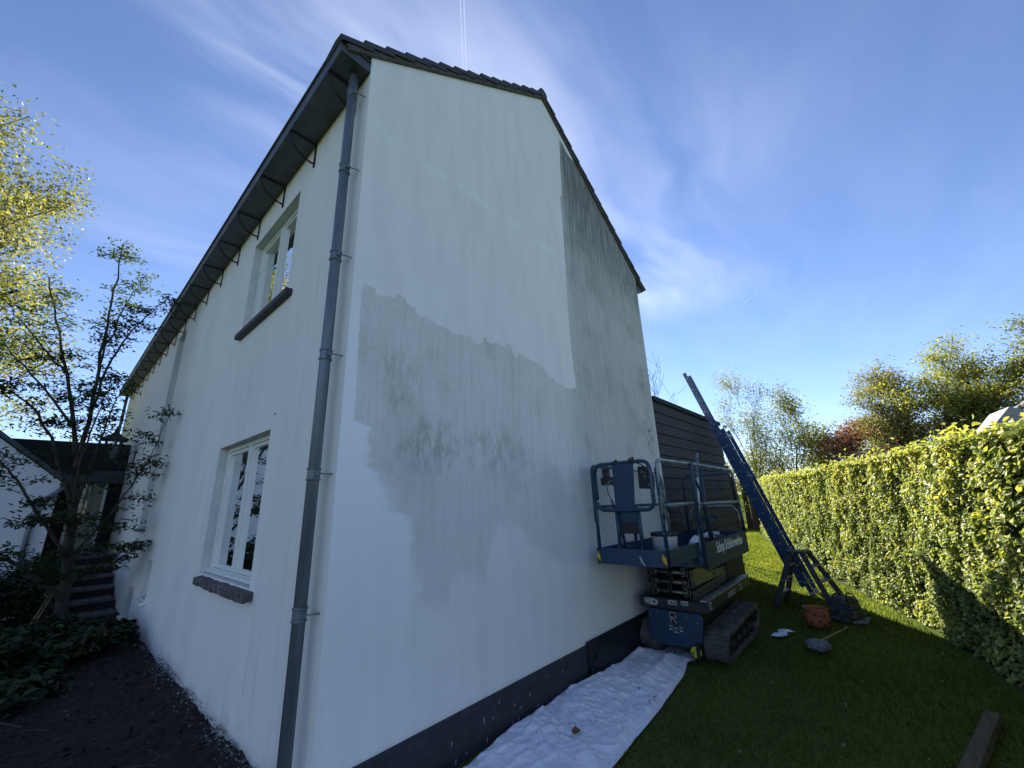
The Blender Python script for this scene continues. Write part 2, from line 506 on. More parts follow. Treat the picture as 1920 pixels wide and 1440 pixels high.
def grass_mat():
    m = mat('lawn', (0.055, 0.082, 0.020), 1.0, c2=(0.030, 0.052, 0.014), scale=1.1, detail=8, bump=.7, bscale=45, bdist=.02, spec=0.0)
    nt = m.node_tree
    p = nt.nodes['Principled BSDF']
    N, L = nt.nodes.new, nt.links.new
    base = p.inputs['Base Color'].links[0].from_socket
    n = N('ShaderNodeTexNoise'); n.inputs['Scale'].default_value = 55; n.inputs['Detail'].default_value = 4
    tc = N('ShaderNodeTexCoord'); L(tc.outputs['Object'], n.inputs['Vector'])
    r = N('ShaderNodeMapRange'); r.inputs['From Min'].default_value = .3; r.inputs['From Max'].default_value = .75
    L(n.outputs[0], r.inputs['Value'])
    mx = N('ShaderNodeMix'); mx.data_type = 'RGBA'; mx.blend_type = 'MIX'
    L(r.outputs[0], mx.inputs['Factor']); L(base, mx.inputs['A']); mx.inputs['B'].default_value = (0.11, 0.14, 0.035, 1)
    L(mx.outputs['Result'], p.inputs['Base Color'])


grass_mat()


def gable_paint():
    """old weathered render, part of it freshly painted: the fresh areas end along brush-stepped edges (object x, z in metres)"""
    m = bpy.data.materials.new('gable_render'); m.use_nodes = True
    nt = m.node_tree; p = nt.nodes['Principled BSDF']
    N, L = nt.nodes.new, nt.links.new
    p.inputs['Roughness'].default_value = .88
    tc = N('ShaderNodeTexCoord'); sp = N('ShaderNodeSeparateXYZ'); L(tc.outputs['Object'], sp.inputs[0])
    X, Z = sp.outputs['X'], sp.outputs['Z']

    def math_(op, a, b=None, clamp=False):
        n = N('ShaderNodeMath'); n.operation = op; n.use_clamp = clamp
        for i, v in enumerate((a, b)):
            if v is None: continue
            if isinstance(v, (int, float)): n.inputs[i].default_value = v
            else: L(v, n.inputs[i])
        return n.outputs[0]

    def noise(scale, stretch, detail=4, off=(0, 0, 0), rough=.55):
        mp = N('ShaderNodeMapping'); mp.inputs['Scale'].default_value = stretch; mp.inputs['Location'].default_value = off
        L(tc.outputs['Object'], mp.inputs['Vector'])
        n = N('ShaderNodeTexNoise'); n.inputs['Scale'].default_value = scale; n.inputs['Detail'].default_value = detail
        n.inputs['Roughness'].default_value = rough
        L(mp.outputs[0], n.inputs['Vector']); return n.outputs[0]

    def curve(src, pts, s0, s1):
        """piecewise-linear lookup: pts (in, out) in metres; input scaled by s0, output by s1"""
        fc = N('ShaderNodeFloatCurve'); c = fc.mapping.curves[0]
        fc.mapping.use_clip = False
        q = [(a/s0, b/s1) for a, b in pts]
        c.points[0].location = q[0]; c.points[1].location = q[-1]
        for a in q[1:-1]: c.points.new(*a)
        for k in c.points: k.handle_type = 'VECTOR'
        fc.mapping.update()
        L(math_('DIVIDE', src, s0), fc.inputs['Value'])
        return math_('MULTIPLY', fc.outputs[0], s1)

    def ramp(v, lo, hi):
        r = N('ShaderNodeMapRange'); r.interpolation_type = 'SMOOTHSTEP'
        r.inputs['From Min'].default_value = lo; r.inputs['From Max'].default_value = hi
        L(v, r.inputs['Value']); return r.outputs[0]

    nb = noise(14, (1, 1, 1), 3)
    jit = math_('MULTIPLY', math_('SUBTRACT', nb, .5), .035)
    # brush steps: a random offset for every stroke width of 9 cm
    st = N('ShaderNodeTexWhiteNoise'); st.noise_dimensions = '1D'
    L(math_('FLOOR', math_('MULTIPLY', X, 10.5)), st.inputs['W'])
    step = math_('MULTIPLY', math_('SUBTRACT', st.outputs['Value'], .5), .055)
    zu = curve(X, [(0, 3.42), (.2, 3.385), (.43, 3.42), (.6, 3.35), (.93, 3.29), (1.2, 3.27), (1.36, 3.27), (1.395, 3.35), (1.5, 3.33), (1.8, 3.35),
                   (1.86, 3.28), (2.1, 3.28), (2.34, 3.25), (2.45, 3.17), (2.6, 3.11), (2.8, 3.08), (3.0, 3.12), (6, 3.12)], 6, 8)
    ux = curve(Z, [(0, 3.04), (3.2, 3.04), (3.6, 3.01), (4.2, 3.0), (4.9, 3.035), (5.6, 3.05), (6.14, 3.055), (6.16, 3.1), (6.8, 3.13), (7.27, 3.17), (8, 3.2)], 8, 6)
    up_ = ramp(math_('SUBTRACT', math_('ADD', Z, math_('ADD', jit, step)), zu), 0, .012)
    lf = ramp(math_('SUBTRACT', math_('ADD', ux, math_('MULTIPLY', jit, .5)), X), 0, .01)
    freshU = math_('MULTIPLY', up_, lf)
    # strip along the right verge, top part only
    rake = math_('SUBTRACT', math_('ADD', X, math_('MULTIPLY', Z, 1.363)), 13.03)     # distance-like to the right rake
    strip = math_('MULTIPLY', ramp(rake, .10, .12), ramp(math_('SUBTRACT', Z, 7.12), 0, .05))
    # cut-in strip by the corner, widening downwards into the painted lower left
    xl = curve(Z, [(0, .72), (.9, .69), (1.18, .68), (1.45, .61), (1.69, .60), (1.71, .42), (1.86, .41), (1.99, .37), (2.02, .22), (2.33, .22), (2.34, .10), (2.6, .10), (3.3, .085), (8, .085)], 8, 6)
    soft = math_('MULTIPLY', math_('SUBTRACT', noise(5, (1, 1, 1), 4, (8, 0, 3)), .5), math_('MULTIPLY', math_('SUBTRACT', 1, ramp(Z, 2.0, 2.5)), .28))
    fl_in = math_('SUBTRACT', math_('ADD', xl, math_('ADD', jit, soft)), X)
    sharp = ramp(Z, 1.9, 2.4)
    freshL = math_('ADD', math_('MULTIPLY', ramp(fl_in, 0, .015), sharp), math_('MULTIPLY', ramp(fl_in, -.07, .07), math_('SUBTRACT', 1, sharp)))
    # softer, thin-coat edge of the lower part
    zl = curve(X, [(0, 2), (.6, 1.5), (.68, 1.12), (.95, 1.04), (.98, 1.22), (1.08, 1.27), (1.24, 1.22), (1.36, 1.15), (1.44, 1.5), (1.55, 1.62), (1.8, 1.58), (2.0, 1.4),
                   (2.4, 1.2), (2.8, 1.15), (3.3, 1.0), (4, .9), (6, .9)], 6, 8)
    freshD = ramp(math_('SUBTRACT', zl, math_('ADD', Z, math_('MULTIPLY', jit, 3))), -.06, .14)
    freshD = math_('MULTIPLY', freshD, .85)
    fresh = math_('MAXIMUM', math_('MAXIMUM', freshU, strip), math_('MAXIMUM', freshL, freshD))
    # weathering of the old coat: vertical algae streaks, strongest high up under the right verge
    s1 = noise(3.0, (6, 1, .42), 7, rough=.7)
    s2 = noise(1.5, (1, 1, 1), 5, (3.1, 0, 1.7))
    sp_ = noise(34, (1, 1, .8), 4, rough=.7)
    streak = math_('MULTIPLY', ramp(s1, .40, .72), .8)
    blot = ramp(s2, .46, .70)
    hi_ = math_('MULTIPLY', ramp(X, 2.9, 3.3), ramp(Z, 4.3, 6.4))
    base_d = math_('ADD', math_('MULTIPLY', blot, .20), math_('MULTIPLY', streak, .24))
    base_d = math_('ADD', base_d, math_('MULTIPLY', ramp(sp_, .42, .75), .16))
    rgt = math_('MULTIPLY', ramp(X, 2.6, 3.3), .34)
    dirt = math_('ADD', math_('ADD', base_d, rgt), math_('MULTIPLY', hi_, math_('ADD', .30, math_('MULTIPLY', ramp(s1, .25, .75), .36))))
    low = ramp(Z, 1.0, 2.4)
    dirt = math_('MULTIPLY', dirt, math_('ADD', .45, math_('MULTIPLY', low, .55)))
    # mould band at one height where the scaffold once stood, and a patch by the right corner
    def blob(cx, cz, rx, rz, amt):
        a = math_('POWER', math_('DIVIDE', math_('SUBTRACT', X, cx), rx), 2)
        b = math_('POWER', math_('DIVIDE', math_('SUBTRACT', Z, cz), rz), 2)
        return math_('MULTIPLY', math_('SUBTRACT', 1, ramp(math_('ADD', a, b), .05, 1)), amt)
    spots = math_('ADD', blob(.45, 2.7, .25, .35, .35), math_('ADD', blob(.75, 2.22, .45, .3, .45), blob(1.55, 2.22, .6, .3, .38)))
    spots = math_('MULTIPLY', spots, ramp(noise(7, (1.6, 1, .7), 6, (1, 0, 2), .75), .4, .62))
    moss = math_('MULTIPLY', math_('ADD', blob(5.15, 2.72, .28, .45, 1.1), blob(5.2, 3.3, .2, .5, .7)), ramp(noise(11, (1.8, 1, .8), 6, (4, 0, 5), .8), .48, .6))
    dirt = math_('ADD', dirt, spots)
    c0 = N('ShaderNodeValToRGB'); e = c0.color_ramp.elements
    e[0].color = (.74, .745, .72, 1); e[1].position = 1; e[1].color = (.17, .175, .155, 1)
    k = e.new(.45); k.color = (.52, .52, .49, 1)
    L(dirt, c0.inputs[0])
    fr = N('ShaderNodeMix'); fr.data_type = 'RGBA'
    fr.inputs['A'].default_value = (.88, .87, .845, 1); fr.inputs['B'].default_value = (.82, .815, .795, 1)
    L(ramp(noise(2.2, (2.4, 1, .5), 5, (7, 0, 2)), .38, .68), fr.inputs['Factor'])
    edge = N('ShaderNodeMix'); edge.data_type = 'RGBA'; edge.inputs['B'].default_value = (.88, .90, .93, 1)
    L(math_('MULTIPLY', freshL, math_('MULTIPLY', ramp(Z, .8, 2.0), math_('SUBTRACT', 1, ramp(Z, 3.1, 3.6)))), edge.inputs['Factor']); L(fr.outputs['Result'], edge.inputs['A'])
    lapz = math_('ABSOLUTE', math_('SUBTRACT', math_('ADD', Z, math_('MULTIPLY', math_('SUBTRACT', noise(1.2, (1, 1, .2), 3), .5), .25)), 4.98))
    lap = N('ShaderNodeMix'); lap.data_type = 'RGBA'; lap.inputs['B'].default_value = (.93, .94, .93, 1)
    L(math_('MULTIPLY', math_('SUBTRACT', 1, ramp(lapz, .02, .09)), math_('MULTIPLY', ramp(noise(2.5, (1, 1, .3), 3, (2, 0, 9)), .4, .6), .6)), lap.inputs['Factor'])
    L(edge.outputs['Result'], lap.inputs['A']); edge = lap
    mx = N('ShaderNodeMix'); mx.data_type = 'RGBA'
    L(fresh, mx.inputs['Factor']); L(c0.outputs[0], mx.inputs['A']); L(edge.outputs['Result'], mx.inputs['B'])
    mm = N('ShaderNodeMix'); mm.data_type = 'RGBA'; mm.inputs['B'].default_value = (.10, .115, .06, 1)
    L(math_('MULTIPLY', moss, .8, True), mm.inputs['Factor']); L(mx.outputs['Result'], mm.inputs['A'])
    L(mm.outputs['Result'], p.inputs['Base Color'])
    b = N('ShaderNodeBump'); b.inputs['Strength'].default_value = .3; b.inputs['Distance'].default_value = .004
    L(noise(70, (1, 1, 1), 3), b.inputs['Height'])
    b2 = N('ShaderNodeBump'); b2.inputs['Strength'].default_value = .35; b2.inputs['Distance'].default_value = .02
    L(noise(2.5, (1, 1, 1), 3), b2.inputs['Height']); L(b.outputs[0], b2.inputs['Normal'])
    L(b2.outputs[0], p.inputs['Normal'])
    MATS['gable_render'] = m


gable_paint()

# ------------------------------------------------------------------ ground
HEDGE = [(0.2, -4.65), (2.6, -3.95), (4.2, -3.46), (4.9, -3.23), (5.7, -3.06), (6.6, -2.82), (7.4, -2.53), (8.4, -2.15), (10.3, -1.45), (13.5, -.2), (17, .85), (20.8, 1.85)]


def hedge_y(x):
    xs, ys = zip(*HEDGE)
    return np.interp(x, xs, ys)


def build_ground():
    # far sheet with a hole for nothing: one big lawn sheet, finely divided near the house
    xs = np.concatenate([[-3000, -600, -150, -60, -25, -12], np.arange(-8, 14, .25), np.arange(14, 40, 1.5), [60, 120, 300, 900, 3000]])
    ys = np.concatenate([[-3000, -600, -120, -40, -15], np.arange(-8, 4, .25), np.arange(4, 40, 1.5), [60, 150, 500, 3000]])
    Xg, Yg = np.meshgrid(xs, ys, indexing='ij')
    Zg = (fbm(Xg*1.3, Yg*1.3, 3)-.5)*.03 * (np.abs(Xg) < 40)
    V = np.stack([Xg, Yg, Zg-.012], -1).reshape(-1, 3)
    n, m = len(xs), len(ys)
    i = np.arange(n-1)[:, None]*m + np.arange(m-1)[None, :]
    F = np.stack([i, i+m, i+m+1, i+1], -1).reshape(-1, 4)
    o = np_mesh('lawn', V, F, MATS['lawn'], smooth=True)
    tag(o, kind='structure')
    # soil bed along the side wall
    xs = np.arange(-5.0, .03, .04); ys = np.concatenate([np.arange(-.4, 8.2, .04), np.arange(8.2, 14, .3)])
    Xg, Yg = np.meshgrid(xs, ys, indexing='ij')
    h = .075 + (fbm(Xg*2.2, Yg*2.2, 5)-.5)*.10 + (fbm(Xg*14, Yg*14, 3)-.5)*.055
    h = h + .05*np.exp(-((Xg+.03)/.10)**2)
    edge = np.clip((Yg+.4)/.5, 0, 1)*np.clip((Xg+5)/.5, 0, 1)
    h = h*edge - .06*(1-edge)
    V = np.stack([Xg, Yg, h], -1).reshape(-1, 3)
    n, m = len(xs), len(ys)
    i = np.arange(n-1)[:, None]*m + np.arange(m-1)[None, :]
    F = np.stack([i, i+m, i+m+1, i+1], -1).reshape(-1, 4)
    o = np_mesh('soil_bed', V, F, MATS['soil'], smooth=True)
    tag(o, kind='structure')
    # earth strip under the hedge
    xs = np.arange(1.0, 20.8, .1); t = np.linspace(-.9, .04, 9)
    Xg, Tg = np.meshgrid(xs, t, indexing='ij')
    Yg = hedge_y(Xg)+Tg + (fbm(Xg*3, Tg*3+5, 3)-.5)*.12
    Zg = .012 + fbm(Xg*9, Yg*9, 3)*.035
    Zg[:, -1] = -.02; Zg[:, 0] = -.02
    V = np.stack([Xg, Yg, Zg], -1).reshape(-1, 3)
    n, m = len(xs), len(t)
    i = np.arange(n-1)[:, None]*m + np.arange(m-1)[None, :]
    F = np.stack([i, i+m, i+m+1, i+1], -1).reshape(-1, 4)
    o = np_mesh('hedge_earth', V, F, mat('hedge_soil', (.085, .06, .045), 1, c2=(.04, .03, .02), scale=12, bump=1))
    tag(o, kind='structure')
    # grass blades
    rng = np.random.default_rng(5)
    n = 230000
    u = rng.random(n)
    x = 1.0 + 25*u**1.25
    y = rng.uniform(-4.8, 6.5, n)
    keep = (y > hedge_y(x)+.12) & ((y < -.03) | (x > 9.4))
    keep &= ~((x < 3.75) & (y > -.86))
    x, y = x[keep], y[keep]
    n = len(x)
    a = rng.uniform(0, 2*math.pi, n)
    h = rng.uniform(.022, .05, n)*(1+.04*x); w = rng.uniform(.003, .006, n)*(1+.12*x)
    lx, ly = rng.normal(0, .35, n)*h, rng.normal(0, .35, n)*h
    z0 = -.02
    V = np.stack([np.stack([x-np.cos(a)*w, y-np.sin(a)*w, np.full(n, z0)], -1), np.stack([x+np.cos(a)*w, y+np.sin(a)*w, np.full(n, z0)], -1),
                  np.stack([x+lx, y+ly, h+z0+.012], -1)], 1).reshape(-1, 3)
    F = np.arange(3*n).reshape(-1, 3)
    o = np_mesh('grass', V, F, MATS['grass_blade'], tone=np.clip(fbm(x*.9, y*.9, 3)*.7+rng.random(n)*.45-.1, 0, 1))
    tag(o, 'short mown green lawn grass between house and hedge', 'grass', kind='stuff')
    # twigs, chips and white pebbles in the soil bed
    mb = MB()
    for k in range(420):
        x = -random.random()**1.3*2.2-.03; y = random.uniform(.2, 5.2); a = random.uniform(0, math.pi); l = random.uniform(.03, .22)
        z = .11+random.uniform(-.01, .05)
        p = Vector((x, y, z)); d = Vector((math.cos(a), math.sin(a), random.uniform(-.15, .2)))*l
        if (p+d).x > -.01: continue
        q = p+d*.5+Vector((random.uniform(-.01, .01), random.uniform(-.01, .01), random.uniform(0, .015)))
        mb.tube([p, q, p+d], random.uniform(.0015, .005), 4, cap=False)
    tag(mb.build('twigs', MATS['twig'], fix=False), 'loose twigs and stalks lying on the dark soil bed', 'twigs', kind='stuff')
    mb = MB()
    for k in range(1100):
        x = -abs(random.gauss(0, .06))-.012; y = random.uniform(.1, 5.0)
        if random.random() < .05: x -= random.uniform(0, .8)
        if mnoise.noise(Vector((y*1.3, 2, 0))) < -.1 and random.random() < .75: continue
        s = random.uniform(.002, .011)**1.0; z = .115+.05*math.exp(-((x+.03)/.1)**2)+random.uniform(-.01, .03)
        a = random.random()*3
        V = [(x+s*math.cos(a+j*2.1)*random.uniform(.7, 1.3), y+s*1.4*math.sin(a+j*2.1), z) for j in range(3)]+[(x, y, z+s*.8), (x, y, z-s*.8)]
        mb.add(V, [(0, 1, 3), (1, 2, 3), (2, 0, 3), (1, 0, 4), (2, 1, 4), (0, 2, 4)])
    tag(mb.build('pebbles', MATS['pebble'], fix=False), 'pale grit and paint chips along the foot of the side wall', 'pebbles', kind='stuff')


build_ground()
# bark mulch and old leaves on the bed, leaf litter on the lawn
rng_ = np.random.default_rng(91)
n_ = 2600
P_ = np.stack([-rng_.random(n_)**.9*3.0-.02, rng_.uniform(.1, 5.4, n_), rng_.uniform(.085, .14, n_)], -1)
tag(leaves('mulch', P_, np.tile([[0, 0, 1.0]], (n_, 1)), rng_.uniform(.015, .06, n_), leaf_mat('mulch_leaf', (0.008, 0.006, 0.005), (0.025, 0.018, 0.013), (0.065, 0.045, 0.03), trans=.1, rough=.8), None, rng_, jitter=.6, aspect=.5), 'brown bark mulch and old leaves on the soil bed', 'mulch', kind='stuff')
n_ = 220
x_ = rng_.uniform(1.6, 8.5, n_); y_ = rng_.uniform(-4.2, -.9, n_); k_ = y_ > np.interp(x_, [0.2, 8.4], [-4.5, -2.1])
P_ = np.stack([x_, y_, rng_.uniform(.02, .035, n_)], -1)[k_]
tag(leaves('fallen_leaves', P_, np.tile([[0, 0, 1.0]], (len(P_), 1)), rng_.uniform(.012, .035, len(P_)), leaf_mat('litter_leaf', (0.10, 0.09, 0.06), (0.16, 0.14, 0.09), (0.35, 0.33, 0.28), trans=.2, rough=.8), None, rng_, jitter=.5, aspect=.6), 'few pale fallen leaves scattered over the shaded lawn', 'fallen leaves', kind='stuff')

# ------------------------------------------------------------------ the house
AX, AZ, W_, EZ = 2.74, 7.745, 5.47, 5.74
HL = 15.3
house = thing('house', (0, 0, 0), 'tall white rendered house with half repainted gable and dark gutter', 'house')


def build_house():
    # gable wall (front sheet and thickness)
    mb = MB()
    poly = [(0, .30), (W_, .30), (W_, 5.78), (AX, AZ), (0, EZ)]
    mb.prism([(.001, .30)]+poly[1:4]+[(.001, EZ)], 1, 0.0, .30)
    mb.build('gable_wall', MATS['gable_render'], house)
    # plinth, slightly proud
    mb = MB(); mb.box((.004, -.018, -.3), (W_+.02, .28, .300)); mb.build('plinth', MATS['plinth'], house)
    # side wall with openings; cells between openings, plus reveals
    holes = [(1.36, 2.97, 1.155, 2.47, .11), (1.43, 2.89, 3.87, 5.15, .11), (6.93, 7.68, 1.55, 5.29, .16), (5.70, 6.25, .57, 1.11, .16),
             (6.82, 7.38, .17, .62, .2), (8.25, 8.78, .80, 1.06, .12), (9.55, 10.15, 1.8, 2.72, .16)]
    ys = sorted({.0, HL} | {h[0] for h in holes} | {h[1] for h in holes})
    zs = sorted({-.3, 5.60} | {h[2] for h in holes} | {h[3] for h in holes})
    mb = MB()
    T = .32
    for i in range(len(ys)-1):
        for j in range(len(zs)-1):
            a, b, c, d = ys[i], ys[i+1], zs[j], zs[j+1]
            if any(h[0] <= a and b <= h[1] and h[2] <= c and d <= h[3] for h in holes): continue
            mb.add([(0, a, c), (0, b, c), (0, b, d), (0, a, d)], [(0, 1, 2, 3)])
    # back sheet, far end and rear wall keep light out
    mb.add([(W_, .3, -.3), (W_, HL, -.3), (W_, HL, 5.78), (W_, .3, 5.78)], [(0, 1, 2, 3)])
    mb.add([(0, HL, -.3), (W_, HL, -.3), (W_, HL, 5.78), (AX, HL, AZ), (0, HL, EZ)], [(0, 1, 2, 3, 4)])
    mb.build('side_wall', MATS['render_side'], house, fix=False)
    for a, b, c, d, t in holes:
        t += .06
        mb = MB()
        mb.add([(0, a, c), (0, b, c), (0, b, d), (0, a, d), (t, a, c), (t, b, c), (t, b, d), (t, a, d)],
               [(0, 4, 7, 3), (1, 2, 6, 5), (3, 7, 6, 2), (0, 1, 5, 4)])
        mb.build('reveal', MATS['reveal'], house, fix=False)

    def window(y0, y1, z0, z1, dx, two=True, label=None):
        w = bpy.data.objects.new('window', None); COL.objects.link(w); w.parent = house; w.location = (dx, (y0+y1)/2, z0)
        if label: w['label'] = label
        f = MB(); fw = .045
        f.box((dx, y0, z0), (dx+.07, y0+fw, z1)); f.box((dx, y1-fw, z0), (dx+.07, y1, z1))
        f.box((dx+.001, y0+fw, z1-fw), (dx+.069, y1-fw, z1)); f.box((dx+.001, y0+fw, z0), (dx+.069, y1-fw, z0+fw))
        if two:
            ym = (y0+y1)/2
            f.box((dx-.006, ym-.035, z0+fw), (dx+.066, ym+.035, z1-fw))
        f.build('window_frame', MATS['frame_white'], w, bevel=.004)
        spans = [(y0+fw, (y0+y1)/2-.035), ((y0+y1)/2+.035, y1-fw)] if two else [(y0+fw, y1-fw)]
        for a, b in spans:
            s = MB(); sw = .036; zz0, zz1 = z0+fw+.003, z1-fw-.003; a += .003; b -= .003
            s.box((dx+.012, a, zz0), (dx+.055, a+sw, zz1)); s.box((dx+.012, b-sw, zz0), (dx+.055, b, zz1))
            s.box((dx+.013, a+sw, zz1-sw), (dx+.054, b-sw, zz1)); s.box((dx+.013, a+sw, zz0), (dx+.054, b-sw, zz0+sw))
            s.build('sash', MATS['frame_white'], w, bevel=.003)
            g = MB(); g.add([(dx+.034, a+sw-.005, zz0+sw-.005), (dx+.034, b-sw+.005, zz0+sw-.005), (dx+.034, b-sw+.005, zz1-sw+.005), (dx+.034, a+sw-.005, zz1-sw+.005)], [(0, 1, 2, 3)])
            g.build('pane', MATS['glass'], w, fix=False)
        # room behind
        r_ = MB(); x0, x1 = dx+.072, dx+1.6
        r_.add([(x0, y0-.5, z0-.5), (x1, y0-.5, z0-.5), (x1, y1+.5, z0-.5), (x0, y1+.5, z0-.5), (x0, y0-.5, z1+.3), (x1, y0-.5, z1+.3), (x1, y1+.5, z1+.3), (x0, y1+.5, z1+.3)],
               [(0, 1, 2, 3), (4, 5, 6, 7), (0, 1, 5, 4), (1, 2, 6, 5), (2, 3, 7, 6)])
        r_.build('room', MATS['room'], w, fix=False)
        return w

    w1 = window(1.36, 2.97, 1.155, 2.47, .085, label='lower casement window with brick sill')
    # glazing bottom timber below the sashes
    s = MB(); s.box((.05, 1.36, 1.16), (.083, 2.97, 1.19)); s.build('drip_rail', MATS['frame_white'], w1, bevel=.004)
    c = MB(); yy = np.linspace(1.40, 2.93, 60)
    zz_ = [1.75, 2.5]
    V = [(.235+.012*math.sin(y*38)+.006*math.sin(y*91), y, z) for z in zz_ for y in yy]
    c.add(V, [(i, i+1, 61+i, 60+i) for i in range(59)], True); c.build('net_curtain', MATS['curtain'], w1)
    c = MB(); c.box((.30, 1.45, 1.15), (.5, 2.1, 1.85)); c.box((.30, 2.2, 1.15), (.5, 2.55, 1.95)); c.build('furniture', MATS['ink'], w1)
    n = 15
    for k in range(n):
        a = 1.245+k*(1.60/n); b = a+1.60/n-.010
        dz = random.uniform(-.004, .004); dxx = random.uniform(-.006, .006)
        s = MB()
        s.prism([(-.075+dxx, 1.063+dz), (.10, 1.10+dz), (.10, 1.158+dz), (-.075+dxx, 1.128+dz)], 1, a, b)
        s.build('sill_brick', MATS['sill_brick'], w1, bevel=.005)
    s = MB(); s.prism([(-.062, 1.07), (.10, 1.10), (.10, 1.15), (-.062, 1.118)], 1, 1.25, 2.84); s.build('sill_mortar', MATS['mortar'], w1)
    w2 = window(1.43, 2.89, 3.87, 5.15, .085, label='upper casement window reflecting trees')
    s = MB(); s.prism([(-.065, 3.79), (.10, 3.80), (.10, 3.872), (-.065, 3.862)], 1, 1.27, 2.90)
    s.build('sill', MATS['sill_dark'], w2, bevel=.012)
    c = MB()
    for k in range(8):
        y = 2.45+k*.05
        c.tube([(.26+.02*math.sin(k*1.9), y, 3.9), (.26+.02*math.sin(k*1.9), y, 5.2)], .026, 6, cap=False)
    c.build('curtain', MATS['curtain'], w2)
    window(6.93, 7.68, 1.60, 5.29, .15, two=False, label='tall narrow stair window')
    window(5.70, 6.25, .60, 1.11, .15, two=False, label='small low window')
    window(8.25, 8.78, .80, 1.06, .10, two=False)
    window(9.55, 10.15, 1.8, 2.72, .15, two=False)
    cw = MB(); cw.box((.12, 6.83, .18), (.2, 7.37, .61)); co = cw.build('cellar_hatch', MATS['sill_dark'], house)
    for (a, b, z) in [(6.9, 7.7, 1.55), (5.62, 6.3, .565), (6.75, 7.45, .17)]:
        s = MB(); s.prism([(-.07, z-.05), (.14, z-.03), (.14, z+.012), (-.07, z-.012)], 1, a, b)
        s.build('stone_sill', MATS['step_stone'] if z > 1 else MATS['frame_white'], house, bevel=.006)
    # screw hole by the lower window
    s = MB(); s.tube([(-.003, 1.30, 2.60), (.0, 1.30, 2.60)], .012, 8); s.build('screw_hole', MATS['ink'], house)

    # roof: slab, verge boards, verge tiles, ridge
    mb = MB()
    xl, zl = -.21, EZ-.21*.7318-.01
    xr, zr = 5.73, AZ-(5.73-AX)*.7275
    mb.add([(xl, .02, zl+.05), (AX, .02, AZ+.07), (AX, HL+.05, AZ+.07), (xl, HL+.05, zl+.05)], [(0, 1, 2, 3)])
    mb.add([(xr, .02, zr+.05), (AX, .02, AZ+.07), (AX, HL+.05, AZ+.07), (xr, HL+.05, zr+.05)], [(0, 1, 2, 3)])
    roof = mb.build('roof', MATS['tile'], house, fix=False)
    for side in (0, 1):
        x0, z0 = (xl, zl) if side == 0 else (xr, zr)
        p0 = Vector((x0, 0, z0)); p1 = Vector((AX, 0, AZ))
        d = (p1-p0).normalized(); L = (p1-p0).length
        nrm = Vector((-d.z, 0, d.x)) if side == 0 else Vector((d.z, 0, -d.x))
        m = MB()
        a = p0+nrm*(.035); b = p1+nrm*(.035)
        V = []
        for q, s_ in ((a, 1), (b, 1)):
            for yy, hh in ((-.03, -.034), (.14, -.034), (.14, .024), (-.03, .024)):
                V.append((q+nrm*hh+Vector((0, yy, 0))))
        m.add(V, [(0, 1, 2, 3), (4, 5, 6, 7), (0, 1, 5, 4), (1, 2, 6, 5), (2, 3, 7, 6), (3, 0, 4, 7)])
        m.build('verge_mortar', MATS['mortar'], roof, bevel=.006)
        nt = 14; ex = L/nt
        for k in range(nt):
            s0 = k*ex-.03; s1 = s0+ex+.06
            lift0, lift1 = .102, .060
            jy = random.uniform(-.006, .006)
            c0 = p0+d*s0+nrm*lift0; c1 = p0+d*min(s1, L+.02)+nrm*lift1
            t = MB(); V = []
            for q in (c0, c1):
                for yy, hh in ((-.045+jy, -.034), (-.045+jy, 0.018), (.05, .026), (.26, .012), (.26, -.012), (-.02+jy, -.012)):
                    V.append(q+nrm*hh+Vector((0, yy, 0)))
            F = [(0, 1, 2, 3, 4, 5), (11, 10, 9, 8, 7, 6)]+[(i, (i+1) % 6, 6+(i+1) % 6, 6+i) for i in range(6)]
            t.add(V, F); t.build('roof_tile', MATS['tile'], roof)
    for k in range(3):
        t = MB(); y0 = -.05+k*.33
        t.tube([(AX, y0, AZ+.085), (AX, y0+.34, AZ+.075)], [.09, .085], 14); t.build('ridge_tile', MATS['tile'], roof)
    t = MB(); t.tube([(AX, .94, AZ+.08), (AX, HL, AZ+.08)], .085, 14); t.build('ridge', MATS['tile'], roof)
    # right gutter
    g = MB(); g.prism([(5.472, 5.49), (5.70, 5.55), (5.86, 5.66), (5.87, 5.69), (5.60, 5.60), (5.472, 5.60)], 1, -.01, HL)
    g.build('gutter', MATS['zinc_dark'], house)
    # left box gutter
    gt = MB()
    g0, g1 = -.004, 15.15
    gt.prism([(-.003, 5.545), (-.272, 5.535), (-.283, 5.64), (-.268, 5.64), (-.260, 5.550), (-.003, 5.558)], 1, g0+.01, g1)
    gt.box((-.283, g0, 5.537), (-.003, g0+.008, 5.64))
    gut = gt.build('gutter', MATS['zinc'], house)
    lip = MB(); lip.tube([(-.288, g0-.006, 5.652), (-.288, g1, 5.652)], .013, 8)
    lip.tube([(-.288, g0-.006, 5.652), (-.005, g0-.006, 5.652)], .012, 8)
    lip.build('gutter_lip', MATS['zinc_dark'], gut)
    fb = MB(); fb.box((-.03, .31, 5.56), (.0, HL-.2, 5.70)); fb.build('fascia_board', MATS['zinc_dark'], house)
    first = None
    for k in range(17):
        y = .24+k*.865 if k else .24
        if first is None:
            b = MB()
            b.bar((-.275, y, 5.526), (-.004, y, 5.530), .022, .008)
            b.bar((-.010, y, 5.53), (-.010, y, 5.235), .022, .010, (1, 0, 0))
            pts = [(-.272+.262*(1-math.cos(t)), y, 5.522-.245*math.sin(t)) for t in np.linspace(0, math.pi/2, 12)]
            b.tube(pts, .011, 6)
            first = b.build('gutter_bracket', MATS['iron'], house)
        else:
            o = first.copy(); COL.objects.link(o); o.location.y = (y-.24)
            o.location.z = random.uniform(-.004, .004)
